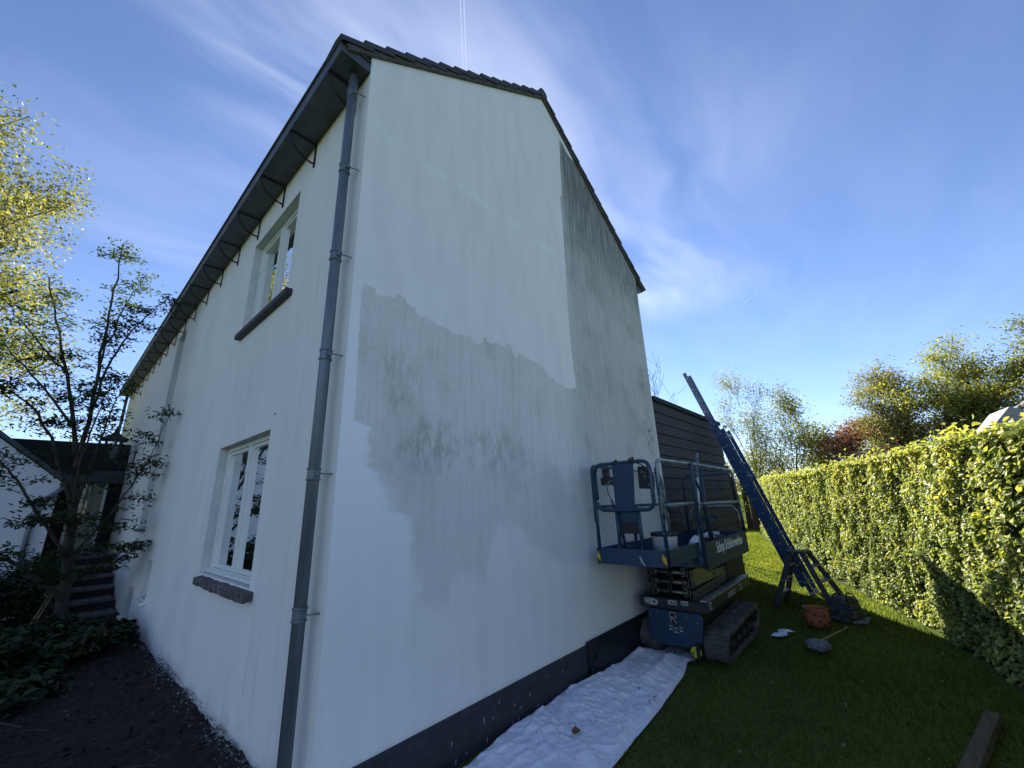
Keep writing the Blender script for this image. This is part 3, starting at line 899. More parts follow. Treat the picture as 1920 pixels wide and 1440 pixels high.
    # downpipes
    for (px_, py_, main) in ((-.09, .128, True), (-.09, 15.05, False)):
        dp = MB(); zb, zt = (.0, 5.55) if main else (.1, 5.55)
        dp.tube([(px_, py_, zb), (px_, py_, zt)], .038, 20)
        pipe = dp.build('downpipe', MATS['zinc_pipe'], house)
        for z in ([.33, 1.15, 1.98, 2.82, 3.64, 4.48, 5.30] if main else [1.2, 3, 4.8]):
            c = MB(); c.tube([(px_, py_, z-.035), (px_, py_, z+.03)], .0405, 20, cap=False)
            for dz in (-.036, .032):
                c.tube([(px_, py_, z+dz-.008), (px_, py_, z+dz-.004), (px_, py_, z+dz+.004), (px_, py_, z+dz+.008)], [.0395, .0455, .0455, .0395], 20)
            c.box((px_-.012, py_-.058, z-.018), (px_+.012, py_-.036, z+.018))
            c.tube([(px_, py_-.047, z), (-.012, py_-.075, z-.004), (.004, py_-.075, z-.004)], .0045, 6)
            c.build('pipe_clamp', MATS['zinc_pipe'], pipe)
    # paint runs and splashes on the plinth
    sp = MB()
    for x, z, l in [(2.33, .30, .03), (1.47, .23, .03), (1.30, .165, .06), (1.40, .15, .025), (1.65, .155, .02), (1.85, .165, .03), (1.73, .11, .025), (1.33, .03, .05), (1.62, .03, .06), (1.70, .035, .05),
                    (2.35, .19, .022), (.98, .14, .035), (1.02, .02, .05), (1.12, .03, .03), (3.3, .29, .02), (1.95, .05, .02), (2.1, .22, .015)]:
        sp.box((x-.002, -.0205, z-l*.4), (x+.0035, -.0165, z+l*.4))
    o = sp.build('paint_splash', MATS['sticker'], house, bevel=.001); tag(o, kind='stuff')


build_house()

# dark protection boards leaning on the plinth behind the lift
bd = thing('leaning_board', (3.0, -.05, 0), 'dark sheet with grip hole leaning on the plinth by the dust sheet', 'board')
b = MB()
for (x0, x1, hole) in ((2.78, 2.83, 0), (2.83, 2.93, 1), (2.93, 4.3, 0)):
    zz = [(0.0, .33)] if not hole else [(0.0, .165), (.225, .33)]
    for a, c in zz:
        b.add([(x0, -.075+.05*a/.33, a), (x1, -.075+.05*a/.33, a), (x1, -.075+.05*c/.33, c), (x0, -.075+.05*c/.33, c),
               (x0, -.066+.05*a/.33, a), (x1, -.066+.05*a/.33, a), (x1, -.066+.05*c/.33, c), (x0, -.066+.05*c/.33, c)],
              [(0, 1, 2, 3), (4, 5, 6, 7), (0, 1, 5, 4), (1, 2, 6, 5), (2, 3, 7, 6), (3, 0, 4, 7)])
b.build('board', MATS['tray_black'], bd)

# ------------------------------------------------------------------ timber shed behind
shed = thing('timber_shed', (7.4, 1.5, 0), 'black stained flat roofed timber annexe behind the gable', 'shed')
s = MB(); s.box((W_+.01, .03, 0), (9.38, 4.0, 3.36)); s.build('wall', MATS['black_wall'], shed)
nb = 18; hb = 3.36/nb
for k in range(nb):
    z0 = k*hb+.006; z1 = (k+1)*hb-.004
    cuts = [W_+.012, random.choice([6.3, 6.9, 7.4, 8.1, 8.6]), 9.38]
    for a, c in zip(cuts[:-1], cuts[1:]):
        dy = random.uniform(0, .006)
        s = MB(); s.prism([(-.004-dy, z0), (.028, z0), (.028, z1), (.008-dy, z1)], 0, a, c-.002)
        s.build('cladding_board', MATS['board_black'], shed)
for k in range(nb):
    s = MB(); s.box((9.382, .03, k*hb+.006), (9.40, 4.0, (k+1)*hb-.004)); s.build('side_board', MATS['board_black'], shed)
s = MB(); s.box((W_+.01, -.035, 3.365), (9.43, 4.05, 3.45)); s.build('roof_trim', MATS['black_wall'], shed, bevel=.006)

# ------------------------------------------------------------------ scissor lift
LIFT = thing('scissor_lift', (4.8, -.55, 0), 'blue tracked scissor lift parked against the repainted gable', 'lift')


def arc(cx, cz, r, a0, a1, n=6):
    return [(cx+r*math.cos(t), cz+r*math.sin(t)) for t in np.linspace(R(a0), R(a1), n)]


def build_lift():
    P = LIFT
    # rubber tracks: belt profile in x,z
    prof = arc(4.03, .115, .115, 250, 130, 8) + [(4.02, .285)] + arc(5.36, .225, .115, 100, -40, 8) + [(5.22, .012)]
    prof = [(a, max(b, .0)) for a, b in prof]
    for y0, y1 in ((-1.06, -.80), (-.31, -.06)):
        inner = [(4.66+(a-4.66)*.925, .15+(b-.15)*.68) for a, b in prof]
        n = len(prof)
        t = MB()
        V = [(a, y0, b) for a, b in prof]+[(a, y1, b) for a, b in prof]+[(a, y0, b) for a, b in inner]+[(a, y1, b) for a, b in inner]
        F = []
        for i in range(n):
            j = (i+1) % n
            F += [(i, j, n+j, n+i), (2*n+i, 3*n+i, 3*n+j, 2*n+j), (i, 2*n+i, 2*n+j, j), (n+i, n+j, 3*n+j, 3*n+i)]
        t.add(V, F, False)
        tr = t.build('track', MATS['rubber'], P, bevel=.008)
        # tread lugs
        lg = MB()
        pts = []
        for i in range(n):
            a, b = Vector((prof[i][0], 0, prof[i][1])), Vector((prof[(i+1) % n][0], 0, prof[(i+1) % n][1]))
            pts.append((a, b))
        per = sum((b-a).length for a, b in pts); step = per/64; acc = 0
        for a, b in pts:
            L = (b-a).length; d = (b-a)/L; nn = Vector((-d.z, 0, d.x))
            c = Vector((4.66, 0, .15))
            if (a-c).dot(nn) < 0: nn = -nn
            while acc < L:
                q = a+d*acc
                for s0, s1 in ((y0+.012, y0+(y1-y0)*.44), (y0+(y1-y0)*.56, y1-.012)):
                    w = d*.0125; h = nn*.012
                    V = [q-w-nn*.01, q+w-nn*.01, q+w+h, q-w+h]
                    lg.add([(v.x, s0, v.z) for v in V]+[(v.x, s1, v.z) for v in V], [(0, 1, 2, 3), (4, 5, 6, 7), (0, 1, 5, 4), (1, 2, 6, 5), (2, 3, 7, 6), (3, 0, 4, 7)])
                acc += step
            acc -= L
        o = lg.build('tread_lugs', MATS['rubber'], tr); o['kind'] = 'stuff'
        for k, (wx, wz, wr) in enumerate([(4.07, .125, .085), (4.34, .09, .055), (4.60, .09, .055), (4.86, .09, .055), (5.12, .09, .055), (5.36, .205, .088)]):
            w = MB(); ya, yb = (y0+.03, y1-.02)
            w.tube([(wx, ya, wz), (wx, yb, wz)], wr, 18); w.tube([(wx, ya-.012, wz), (wx, ya, wz)], wr*.45, 10)
            w.build('road_wheel', MATS['dark_metal'], tr)
        w = MB(); w.box((4.10, y0+.07, .10), (5.35, y1-.03, .19)); w.build('track_frame', MATS['dark_metal'], tr)
    # chassis
    c = MB(); c.prism([(-.27, .10), (-.72, .10), (-.79, .18), (-.79, .47), (-.23, .47), (-.23, .16)], 0, 3.90, 5.62)
    c.build('chassis', MATS['dark_metal'], P)
    fp = MB(); fp.prism([(-.294, .104), (-.741, .125), (-.82, .186), (-.862, .43), (-.829, .48), (-.225, .475), (-.224, .169)], 0, 3.865, 3.898)
    fpo = fp.build('front_plate', MATS['blue'], P, bevel=.006)
    bl = MB()
    for y, z in [(-.255, .405), (-.345, .44), (-.68, .43), (-.80, .385), (-.262, .12)]:
        bl.tube([(3.858, y, z), (3.866, y, z)], .008, 8)
    bl.build('bolt', MATS['galv'], fpo); bpy.data.objects[-1] if False else None
    # stickers on the front plate
    st = MB(); st.box((3.8625, -.578, .338), (3.8655, -.474, .474)); a = st.build('emblem_plate', MATS['dark_metal'], fpo, bevel=.003)
    q = MB(); X0, X1 = 3.8595, 3.8622
    q.box((X0, -.566, .405), (X1, -.487, .412)); q.box((X0, -.566, .455), (X1, -.487, .462)); q.box((X0, -.495, .405), (X1, -.487, .462)); q.box((X0, -.566, .405), (X1, -.558, .462))
    q.box((X0, -.502, .350), (X1, -.494, .405))
    q.add([(X0, -.530, .392), (X0, -.542, .392), (X0, -.568, .350), (X0, -.556, .350)], [(0, 1, 2, 3)])
    q.box((X0, -.532, .385), (X1, -.492, .392))
    q.build('emblem', MATS['sticker'], fpo)
    for (ya, yb, za, zb) in [(-.512, -.468, .275, .322), (-.572, -.522, .250, .302), (-.622, -.585, .270, .320)]:
        s = MB(); s.box((3.8625, yb, za), (3.8652, ya, zb)); s.build('sticker', MATS['sticker'], fpo)
        s = MB(); s.box((3.8605, yb+.012, za+.014), (3.8622, ya-.014, za+.026)); s.box((3.8605, yb+.016, za+.030), (3.8622, ya-.020, zb-.008)); s.build('sticker_print', MATS['ink'], fpo)
    # tray
    t = MB(); t.box((3.835, -.935, .492), (5.76, -.145, .605)); tray = t.build('tray', MATS['tray_black'], P, bevel=.012)
    r_ = MB(); r_.bar((3.84, -.905, .618), (5.76, -.905, .618), .075, .022); r_.build('tray_rail', MATS['galv'], tray, bevel=.005)
    p = MB()
    n = 14
    ov = [(-.215-.045+.045*math.cos(t), .560+.034*math.sin(t)) for t in np.linspace(math.pi/2-math.pi, math.pi/2, n//2)] + \
         [(-.295-.045+.045*math.cos(t)+.0, .555+.034*math.sin(t)) for t in np.linspace(math.pi/2, math.pi*1.5, n//2)]
    p.prism(ov, 0, 3.829, 3.8325); p.build('badge', MATS['sticker'], tray)
    q = MB()
    ring = [(-.262+.024*math.cos(t), .560+.020*math.sin(t)) for t in np.linspace(.6, 5.6, 12)]
    q.tube([(3.828, a, b) for a, b in ring], .0045, 6); q.tube([(3.8285, -.335, .556), (3.830, -.335, .556)], .017, 12)
    q.build('badge_print', MATS['ink'], tray)
    for (ya, yb, za, zb) in [(-.505, -.605, .548, .595), (-.655, -.735, .555, .60)]:
        s = MB(); s.box((3.829, yb, za), (3.832, ya, zb)); s.build('sticker', MATS['sticker'], tray)
        s = MB(); s.box((3.8275, yb+.012, za+.010), (3.829, yb+.038, zb-.018)); s.box((3.8275, yb+.05, za+.010), (3.829, yb+.072, zb-.014)); s.build('sticker_print', MATS['ink'], tray)
    for (xa, xb, za, zb) in [(3.92, 4.00, .515, .590), (4.66, 4.98, .520, .565), (5.22, 5.30, .515, .585)]:
        s = MB(); s.box((xa, -.9395, za), (xb, -.9365, zb)); s.build('sticker', MATS['sticker'], tray)
        s = MB()
        w = (xb-xa); k = max(2, int(w/.035))
        for i in range(k):
            s.box((xa+w*(i+.2)/k, -.9412, za+.012), (xa+w*(i+.75)/k, -.9396, zb-.012))
        s.build('sticker_print', MATS['ink'], tray)
    # yellow hazard wheel by the near track
    y_ = MB(); y_.tube([(3.815, -.752, .105), (3.835, -.752, .105)], .056, 18); y_.build('steer_disc', MATS['warn_yellow'], P)
    y_ = MB(); y_.box((3.80, -.80, .04), (3.90, -.76, .19)); y_.tube([(3.80, -.79, .16), (3.81, -.79, .16)], .012, 8); y_.build('hitch', MATS['black_plastic'], P, bevel=.01)
    y_ = MB(); y_.tube([(3.855, -.755, .235), (3.867, -.755, .235)], .022, 12); y_.build('cable_hole', MATS['ink'], fpo)
    # scissor stack: three layers, each an outer and inner pair of box beams
    for j in range(3):
        z = .655+j*.108
        for (y, off) in ((-.262, 0), (-.322, 1), (-.690, 1), (-.755, 0)):
            tilt = (.014 if off else -.014)*(1 if j % 2 else -1)
            s = MB()
            x0, x1 = 3.93, 5.62
            # box section open at its front end
            h, w, th = .046, .021, .006
            for (ya, yb, za, zb) in ((-w, w, h-th, h), (-w, w, -h, -h+th), (-w, -w+th, -h+th, h-th), (w-th, w, -h+th, h-th)):
                V = []
                for xx, zz in ((x0, z-tilt), (x1, z+tilt)):
                    V += [(xx, y+ya, zz+za), (xx, y+yb, zz+za), (xx, y+yb, zz+zb), (xx, y+ya, zz+zb)]
                s.add(V, [(0, 1, 2, 3), (7, 6, 5, 4), (0, 1, 5, 4), (1, 2, 6, 5), (2, 3, 7, 6), (3, 0, 4, 7)])
            s.build('scissor_arm', MATS['scissor'], P)
        for x in (3.99, 4.78, 5.56):
            s = MB(); s.tube([(x, -.735, z), (x, -.28, z)], .026, 14); s.tube([(x, -.70, z), (x, -.65, z)], .034, 14); s.tube([(x, -.36, z), (x, -.31, z)], .034, 14)
            s.tube([(x, -.795, z), (x, -.775, z)], .020, 10); s.tube([(x, -.803, z), (x, -.795, z)], .012, 6)
            s.build('cross_tube', MATS['scissor'], P)
    s = MB(); s.box((5.30, -.80, .47), (5.72, -.20, .93)); s.build('rear_housing', MATS['dark_metal'], P, bevel=.01)
    for k, yy in enumerate((-.50, -.53)):
        s = MB(); s.tube([(3.96, yy, .93), (3.93, yy-.01, .86), (3.96, yy-.02, .80), (3.925, yy, .74), (3.95, yy+.02, .66), (3.93, yy+.03, .60)], .009, 7)
        s.build('hydraulic_hose', MATS['black_plastic'], P)
    for j in range(3):
        s = MB(); z = .655+j*.108
        for x in (4.05, 4.45, 4.80, 5.2):
            s.tube([(x, -.781, z+(x-4.78)*.012), (x, -.772, z+(x-4.78)*.012)], .013, 8)
        s.build('pivot_bolts', MATS['dark_metal'], P)['kind'] = 'stuff'
    # platform decks
    d = MB(); d.box((2.96, -.91, 1.085), (3.93, -.155, 1.105)); d.box((3.60, -.90, 1.00), (3.93, -.17, 1.084)); d.build('extension_floor', MATS['blue'], P)
    d = MB(); d.box((3.93, -.955, .985), (5.86, -.12, 1.015)); d.box((4.0, -.90, .935), (5.75, -.18, .984)); d.build('deck_floor', MATS['blue'], P)
    e = MB(); e.box((2.945, -.925, 1.075), (2.962, -.148, 1.235)); toe = e.build('toe_board', MATS['blue'], P, bevel=.003, label='blue front toe board with yellow hazard corners')
    for ya, yb in ((-.150, -.188), (-.886, -.926)):
        h = MB(); h.box((2.9405, yb, 1.075), (2.9445, ya, 1.235)); h.build('hazard_panel', MATS['ink'], toe)
        h = MB(); h.add([(2.939, ya, 1.205), (2.939, yb, 1.165), (2.939, yb, 1.095), (2.939, ya, 1.135)], [(0, 1, 2, 3)]); h.build('hazard_stripe', MATS['hazard_yellow'], toe)
    m = MB(); m.add([(2.9435, -.64, 1.175), (2.9435, -.66, 1.165), (2.9435, -.675, 1.12), (2.9435, -.70, 1.085), (2.9435, -.69, 1.08), (2.9435, -.66, 1.11), (2.9435, -.645, 1.15)], [tuple(range(7))]); m.build('paint_splash', MATS['sticker'], toe)
    e = MB(); e.box((2.963, -.925, 1.078), (3.935, -.912, 1.228)); e.bar((2.963, -.929, 1.098), (3.93, -.929, 1.098), .010, .035); e.build('toe_board', MATS['green_panel'], P, bevel=.002)
    e = MB(); e.box((2.963, -.158, 1.078), (3.935, -.148, 1.228)); e.build('toe_board', MATS['blue'], P)
    e = MB(); e.box((3.955, -.972, .925), (5.915, -.955, 1.215))
    pn = e.build('side_panel', MATS['green_panel'], P, bevel=.004, label='long green grey side panel with painter lettering')
    e = MB(); e.bar((3.96, -.9735, 1.015), (5.91, -.9735, 1.015), .004, .007); e.build('panel_seam', MATS['ink'], pn)
    e = MB(); e.box((4.02, -.9755, .945), (4.035, -.9725, .985)); e.box((4.10, -.9755, .945), (4.115, -.9725, 1.0)); e.build('slot', MATS['ink'], pn)
    e = MB(); e.box((3.955, -.120, .925), (5.915, -.105, 1.215)); e.build('side_panel', MATS['blue'], P)
    e = MB(); e.box((5.90, -.955, .925), (5.915, -.12, 1.215)); e.build('end_panel', MATS['blue'], P)
    # lettering
    cu = bpy.data.curves.new('lettering', 'FONT'); cu.body = 'Schep Schilderwerken'; cu.size = .155; cu.extrude = .0012; cu.offset = .0022; cu.space_character = .98
    to = bpy.data.objects.new('lettering', cu)
    COL.objects.link(to)
    bpy.context.view_layer.update()
    me = bpy.data.meshes.new_from_object(to.evaluated_get(bpy.context.evaluated_depsgraph_get()))
    bpy.data.objects.remove(to)
    co = np.zeros(len(me.vertices)*3, dtype=np.float32); me.vertices.foreach_get('co', co); co = co.reshape(-1, 3)
    x, y, z = co[:, 0].copy(), co[:, 1].copy(), co[:, 2].copy()
    w = x.max()-x.min()
    xx = 4.40+(x-x.min())*(1.22/w); zz = 1.066+y*1.12
    o0 = root_loc(P)
    V = np.stack([xx-o0.x, -.9735-z-o0.y, zz-o0.z], -1).astype(np.float32)
    me.vertices.foreach_set('co', V.ravel()); me.materials.clear(); me.materials.append(MATS['lettering']); me.update()
    lo = bpy.data.objects.new('lettering', me); COL.objects.link(lo); lo.parent = pn
    # guard rails -------------------------------------------------
    tr = .019

    def rail(name, pts, m='blue', r=tr, n=10, label=None):
        t = MB(); t.tube(pts, r, n); return t.build(name, MATS[m], P, label=label)

    # front end: outer posts and rounded frame
    for y in (-.168, -.928):
        rail('post', [(2.975, y, 1.08), (2.975, y, 2.05)], r=.020)
    fr = arc(-.79, 2.05, .085, 0, 90, 5)
    ring = [(-.21, 1.74), (-.21, 2.05)] + [(-.295+.085*math.cos(t), 2.045+.085*math.sin(t)) for t in np.linspace(0, math.pi/2, 5)] + \
           [(-.785-.085*math.sin(t), 2.045+.085*math.cos(t)) for t in np.linspace(0, math.pi/2, 5)] + \
           [(-.785-.085*math.cos(t), 1.715-.085*math.sin(t)) for t in np.linspace(0, math.pi/2, 5)] + \
           [(-.295+.085*math.sin(t), 1.715-.085*math.cos(t)) for t in np.linspace(0, math.pi/2, 5)]
    rail('guard_frame', [(2.948, a, b) for a, b in ring], r=.021, label='rounded tube frame at the front of the platform')
    rail('post', [(2.965, -.428, 1.22), (2.965, -.428, 1.64)], r=.021)
    rail('post', [(2.965, -.680, 1.22), (2.965, -.680, 1.64)], r=.021)
    # near side rails on the extension, over the top with rounded front corner
    yn = -.94
    ptsn = [(2.975, yn, 1.5), (2.975, yn, 2.05)] + [(3.045-.07*math.cos(t), yn, 2.065+.065*math.sin(t)) for t in np.linspace(0, math.pi/2, 6)] + [(3.96, yn, 2.128)]
    rail('guard_rail', ptsn, 'galv', r=.020, label='worn silver top rail on the extension')
    rail('guard_rail', [(2.975, yn, 1.665), (3.95, yn, 1.665)], 'galv', r=.018)
    yf = -.155
    ptsf = [(2.975, yf, 1.5), (2.975, yf, 2.05)] + [(3.045-.07*math.cos(t), yf, 2.065+.065*math.sin(t)) for t in np.linspace(0, math.pi/2, 6)] + [(3.96, yf, 2.128)]
    rail('guard_rail', ptsf, 'blue', r=.019)
    rail('guard_rail', [(2.975, yf, 1.665), (3.95, yf, 1.665)], 'blue', r=.017)
    # main deck
    ym = -.965
    rail('post', [(3.945, ym, .94), (3.945, ym, 2.07), (3.955, ym, 2.115), (3.99, ym, 2.13)], 'blue_worn', r=.023)
    rail('guard_rail', [(3.96, ym, 2.13), (5.66, ym, 2.105), (5.74, ym, 2.08), (5.80, ym, 1.99), (5.83, ym, 1.64)], 'galv', r=.021, label='worn silver top rail on the main deck')
    rail('guard_rail', [(3.95, ym, 1.655), (5.84, ym, 1.64)], 'galv', r=.018)
    rail('post', [(4.37, ym+.03, 2.10), (4.38, ym+.03, 1.6), (4.42, ym+.03, 1.21)], 'blue_worn', r=.018)
    rail('brace', [(3.975, ym+.03, 2.09), (4.26, ym+.03, 1.80), (4.30, ym+.03, 1.7), (4.34, ym+.03, 1.21)], 'blue', r=.016)
    rail('post', [(5.83, ym, 1.64), (5.87, ym, 1.45), (5.90, ym, 1.20)], 'blue', r=.020)
    # far side: gate with arched tube, posts
    yb = -.135
    rail('guard_rail', [(3.96, yb, 2.12), (4.9, yb, 2.10), (5.0, yb, 2.07), (5.06, yb, 1.98), (5.08, yb, 1.6), (5.10, yb, 1.2)], 'galv', r=.018)
    rail('post', [(3.955, yb, 2.12), (3.955, yb, .95)], 'blue', r=.021)
    rail('guard_rail', [(3.96, yb, 1.655), (5.75, yb, 1.64)], 'blue', r=.017)
    for x0, x1 in ((5.12, 5.72),):
        rail('guard_rail', [(x0, yb, 1.2), (x0, yb, 1.52), (x0+.06, yb, 1.60), (x1-.08, yb, 1.60), (x1, yb, 1.52), (x1+.02, yb, 1.2)], 'galv', r=.016)
    # rear end guard
    xr = 5.87
    rail('guard_rail', [(xr, -.93, 1.2), (xr, -.92, 1.50), (xr, -.86, 1.58), (xr, -.30, 1.58), (xr, -.22, 1.50), (xr, -.2, 1.2)], 'galv', r=.016)
    rail('guard_rail', [(xr, -.93, 1.62), (xr, -.93, 1.98), (xr, -.86, 2.07), (xr, -.24, 2.07), (xr, -.17, 1.98), (xr, -.15, 1.2)], 'blue', r=.018)
    bx = MB(); bx.box((xr-.02, -.62, 1.36), (xr+.0, -.25, 1.44)); bx.build('rear_plate', MATS['blue'], P)
    # blue mast plate, document box
    m = MB(); m.add([(2.924, -.447, 2.118), (2.924, -.700, 2.112), (2.924, -.660, 1.63), (2.924, -.440, 1.63), (2.940, -.447, 2.118), (2.940, -.700, 2.112), (2.940, -.660, 1.63), (2.940, -.440, 1.63)],
                    [(0, 1, 2, 3), (4, 5, 6, 7), (0, 1, 5, 4), (1, 2, 6, 5), (2, 3, 7, 6), (3, 0, 4, 7)])
    m.build('mast_plate', MATS['blue'], P, bevel=.003)
    m = MB(); m.box((2.985, -.662, 1.50), (3.0, -.436, 1.66)); m.build('lower_plate', MATS['blue'], P)
    m = MB(); m.box((2.98, -.655, 1.385), (3.06, -.455, 1.50)); m.build('document_box', MATS['black_plastic'], P, bevel=.006)
    m = MB()
    for y, z in [(-.47, 2.135), (-.50, 2.15), (-.665, 2.15), (-.69, 2.13), (-.70, 2.16)]:
        m.tube([(2.93, y, z-.03), (2.95, y+.01, z+.015)], .016, 8)
    m.build('clamp_knobs', MATS['paint_spatter'], P)
    # control box left, cable
    m = MB(); m.box((2.99, -.37, 1.90), (3.09, -.25, 1.99)); m.box((3.0, -.34, 1.99), (3.07, -.27, 2.09)); m.box((2.98, -.40, 1.92), (3.0, -.36, 1.96)); m.tube([(3.04, -.30, 1.99), (3.03, -.30, 2.05)], .018, 8)
    m.build('control_box', MATS['paint_spatter'], P, bevel=.008)
    m = MB(); m.tube([(3.03, -.30, 1.90), (3.02, -.31, 1.83), (3.0, -.35, 1.76), (2.99, -.375, 1.70)], .005, 6); m.tube([(2.99, -.365, 1.74), (2.98, -.40, 1.64)], .011, 8); m.build('cable', MATS['black_plastic'], P)
    m = MB(); m.tube([(3.05, -.30, 2.06), (3.04, -.38, 2.10), (3.0, -.42, 2.03), (2.99, -.44, 1.95)], .005, 6); m.build('cable', MATS['black_plastic'], P)
    # small rivets on posts
    rv = MB()
    for y, z in [(-.168, 1.25), (-.168, 1.42), (-.168, 1.7), (-.928, 1.25), (-.928, 1.4), (-.928, 1.75), (-.428, 1.25), (-.68, 1.25), (-.43, 1.66), (-.66, 1.66)]:
        rv.tube([(2.944, y, z), (2.956, y, z)], .007, 6)
    for z in (1.0, 1.12, 1.3, 1.5, 1.8):
        rv.tube([(3.945, -.992, z), (3.945, -.984, z)], .008, 6)
    for x, z in ((4.40, 1.28), (4.39, 1.45), (5.88, 1.3)):
        rv.tube([(x, -.99, z), (x, -.95, z)], .007, 6)
    rvo = rv.build('rivets', MATS['galv'], P); rvo['kind'] = 'stuff'


build_lift()

# things carried on the platform
pb = thing('paint_bucket', (3.70, -.62, 1.106), 'white paint bucket with dark smeared rim on the lift extension', 'bucket')
m = MB(); m.lathe([(0, 0), (.13, 0), (.145, .20), (.15, .235), (.14, .235), (.135, .20), (.12, .01)], (3.70, -.62, 1.106), 24); m.build('body', MATS['bucket_white'], pb)
m = MB(); m.lathe([(.147, .205), (.153, .205), (.155, .24), (.13, .245), (.125, .21), (.0, .21)], (3.70, -.62, 1.107), 24); m.build('rim', MATS['paint_spatter'], pb)
m = MB()
a0 = [R(-75+k*8) for k in range(5)]
V = [(3.70+.146*math.cos(a), -.62+.146*math.sin(a), 1.13) for a in a0]+[(3.70+.1485*math.cos(a), -.62+.1485*math.sin(a), 1.20) for a in a0]
m.add(V, [(i, i+1, i+6, i+5) for i in range(4)]); m.build('paper_label', MATS['label_red'], pb)
wb = thing('white_sack', (4.55, -.55, 1.016), 'crumpled white plastic sack lying on the platform deck', 'sack')
V = []; n1, n2 = 12, 8
m = MB()
for i in range(n2+1):
    for k in range(n1):
        a = 2*math.pi*k/n1; t = math.pi*i/n2
        rr = 1+.25*mnoise.noise(Vector((math.cos(a)*1.5, math.sin(a)*1.5, t*1.3)))+.12*mnoise.noise(Vector((math.cos(a)*4, math.sin(a)*4, t*4)))
        V.append((4.75+.15*math.sin(t)*math.cos(a)*rr, -.62+.09*math.sin(t)*math.sin(a)*rr, 1.016+max(0, .10-.11*math.cos(t)*rr)))
m.add(V, [(i*n1+k, i*n1+(k+1) % n1, (i+1)*n1+(k+1) % n1, (i+1)*n1+k) for i in range(n2) for k in range(n1)]); m.build('sack_body', MATS['cloth'], wb)
cb = thing('paper_box', (5.15, -.60, 1.016), 'low box of white papers behind the lettered side panel', 'box')
m = MB(); m.box((4.95, -.80, 1.016), (5.45, -.50, 1.19)); m.build('box_body', MATS['tools_dark'], cb, bevel=.006)
m = MB()
for k in range(6):
    x = 4.97+k*.07; m.box((x, -.78+.02*(k % 3), 1.191+.006*k % .02), (x+.10, -.60, 1.215+.004*k))
m.build('papers', MATS['bucket_white'], cb)
rp = thing('roller_pole', (4.60, -.70, 1.016), 'white extension pole with grey grip standing on the lift', 'pole')
m = MB(); m.tube([(4.60, -.70, 1.02), (4.98, -.70, 2.0)], .016, 10); m.build('shaft', MATS['bucket_white'], rp)
m = MB(); m.tube([(4.98, -.70, 2.0), (5.02, -.70, 2.10), (5.13, -.70, 2.36)], [.018, .024, .021], 10); m.build('grip', MATS['mop'], rp)
sb = thing('spattered_case', (3.05, -.76, 1.84), 'dark paint spattered case hung on the front rail', 'case')
m = MB(); m.add([(3.0, -.70, 1.845), (3.0, -.83, 1.835), (3.0, -.845, 1.96), (3.0, -.80, 2.075), (3.0, -.71, 2.08), (3.12, -.70, 1.845), (3.12, -.83, 1.835), (3.12, -.845, 1.96), (3.12, -.80, 2.075), (3.12, -.71, 2.08)],
               [(0, 1, 2, 3, 4), (9, 8, 7, 6, 5)]+[(i, 5+i, 5+(i+1) % 5, (i+1) % 5) for i in range(5)]); m.build('case_body', MATS['paint_spatter'], sb, bevel=.008)
m = MB(); m.tube([(2.99, -.83, 2.0), (2.985, -.80, 2.06), (2.985, -.76, 2.10), (2.99, -.72, 2.11)], .007, 6); m.build('strap', MATS['black_plastic'], sb)
sg = thing('hanging_strap', (5.0, -.2, 1.7), 'dark hoses and gloves hung inside the far rail of the platform', 'hose')
m = MB(); m.tube([(3.35, -.19, 2.0), (3.42, -.20, 1.9), (3.45, -.2, 1.7), (3.44, -.21, 1.4), (3.5, -.22, 1.2), (3.62, -.25, 1.13)], .022, 8); m.tube([(5.02, -.19, 1.72), (5.04, -.2, 1.66), (5.02, -.2, 1.52)], [.02, .03, .015], 8)
m.build('hose_body', MATS['blue_worn'], sg)
tl = thing('painting_tools', (3.35, -.4, 1.106), 'cluster of dark spattered rollers and brushes on the lift extension floor', 'tools')
m = MB()
for k in range(14):
    x = 3.15+random.uniform(-.05, .25); y = -.50+random.uniform(-.10, .12)
    a = random.uniform(0, 3.14); l = random.uniform(.05, .12); z = 1.125+random.uniform(0, .09)
    m.tube([(x, y, z), (x+l*math.cos(a), y+l*math.sin(a), z+random.uniform(-.01, .03))], random.uniform(.008, .02), 7)
m.build('tool_pile', MATS['paint_spatter'], tl)

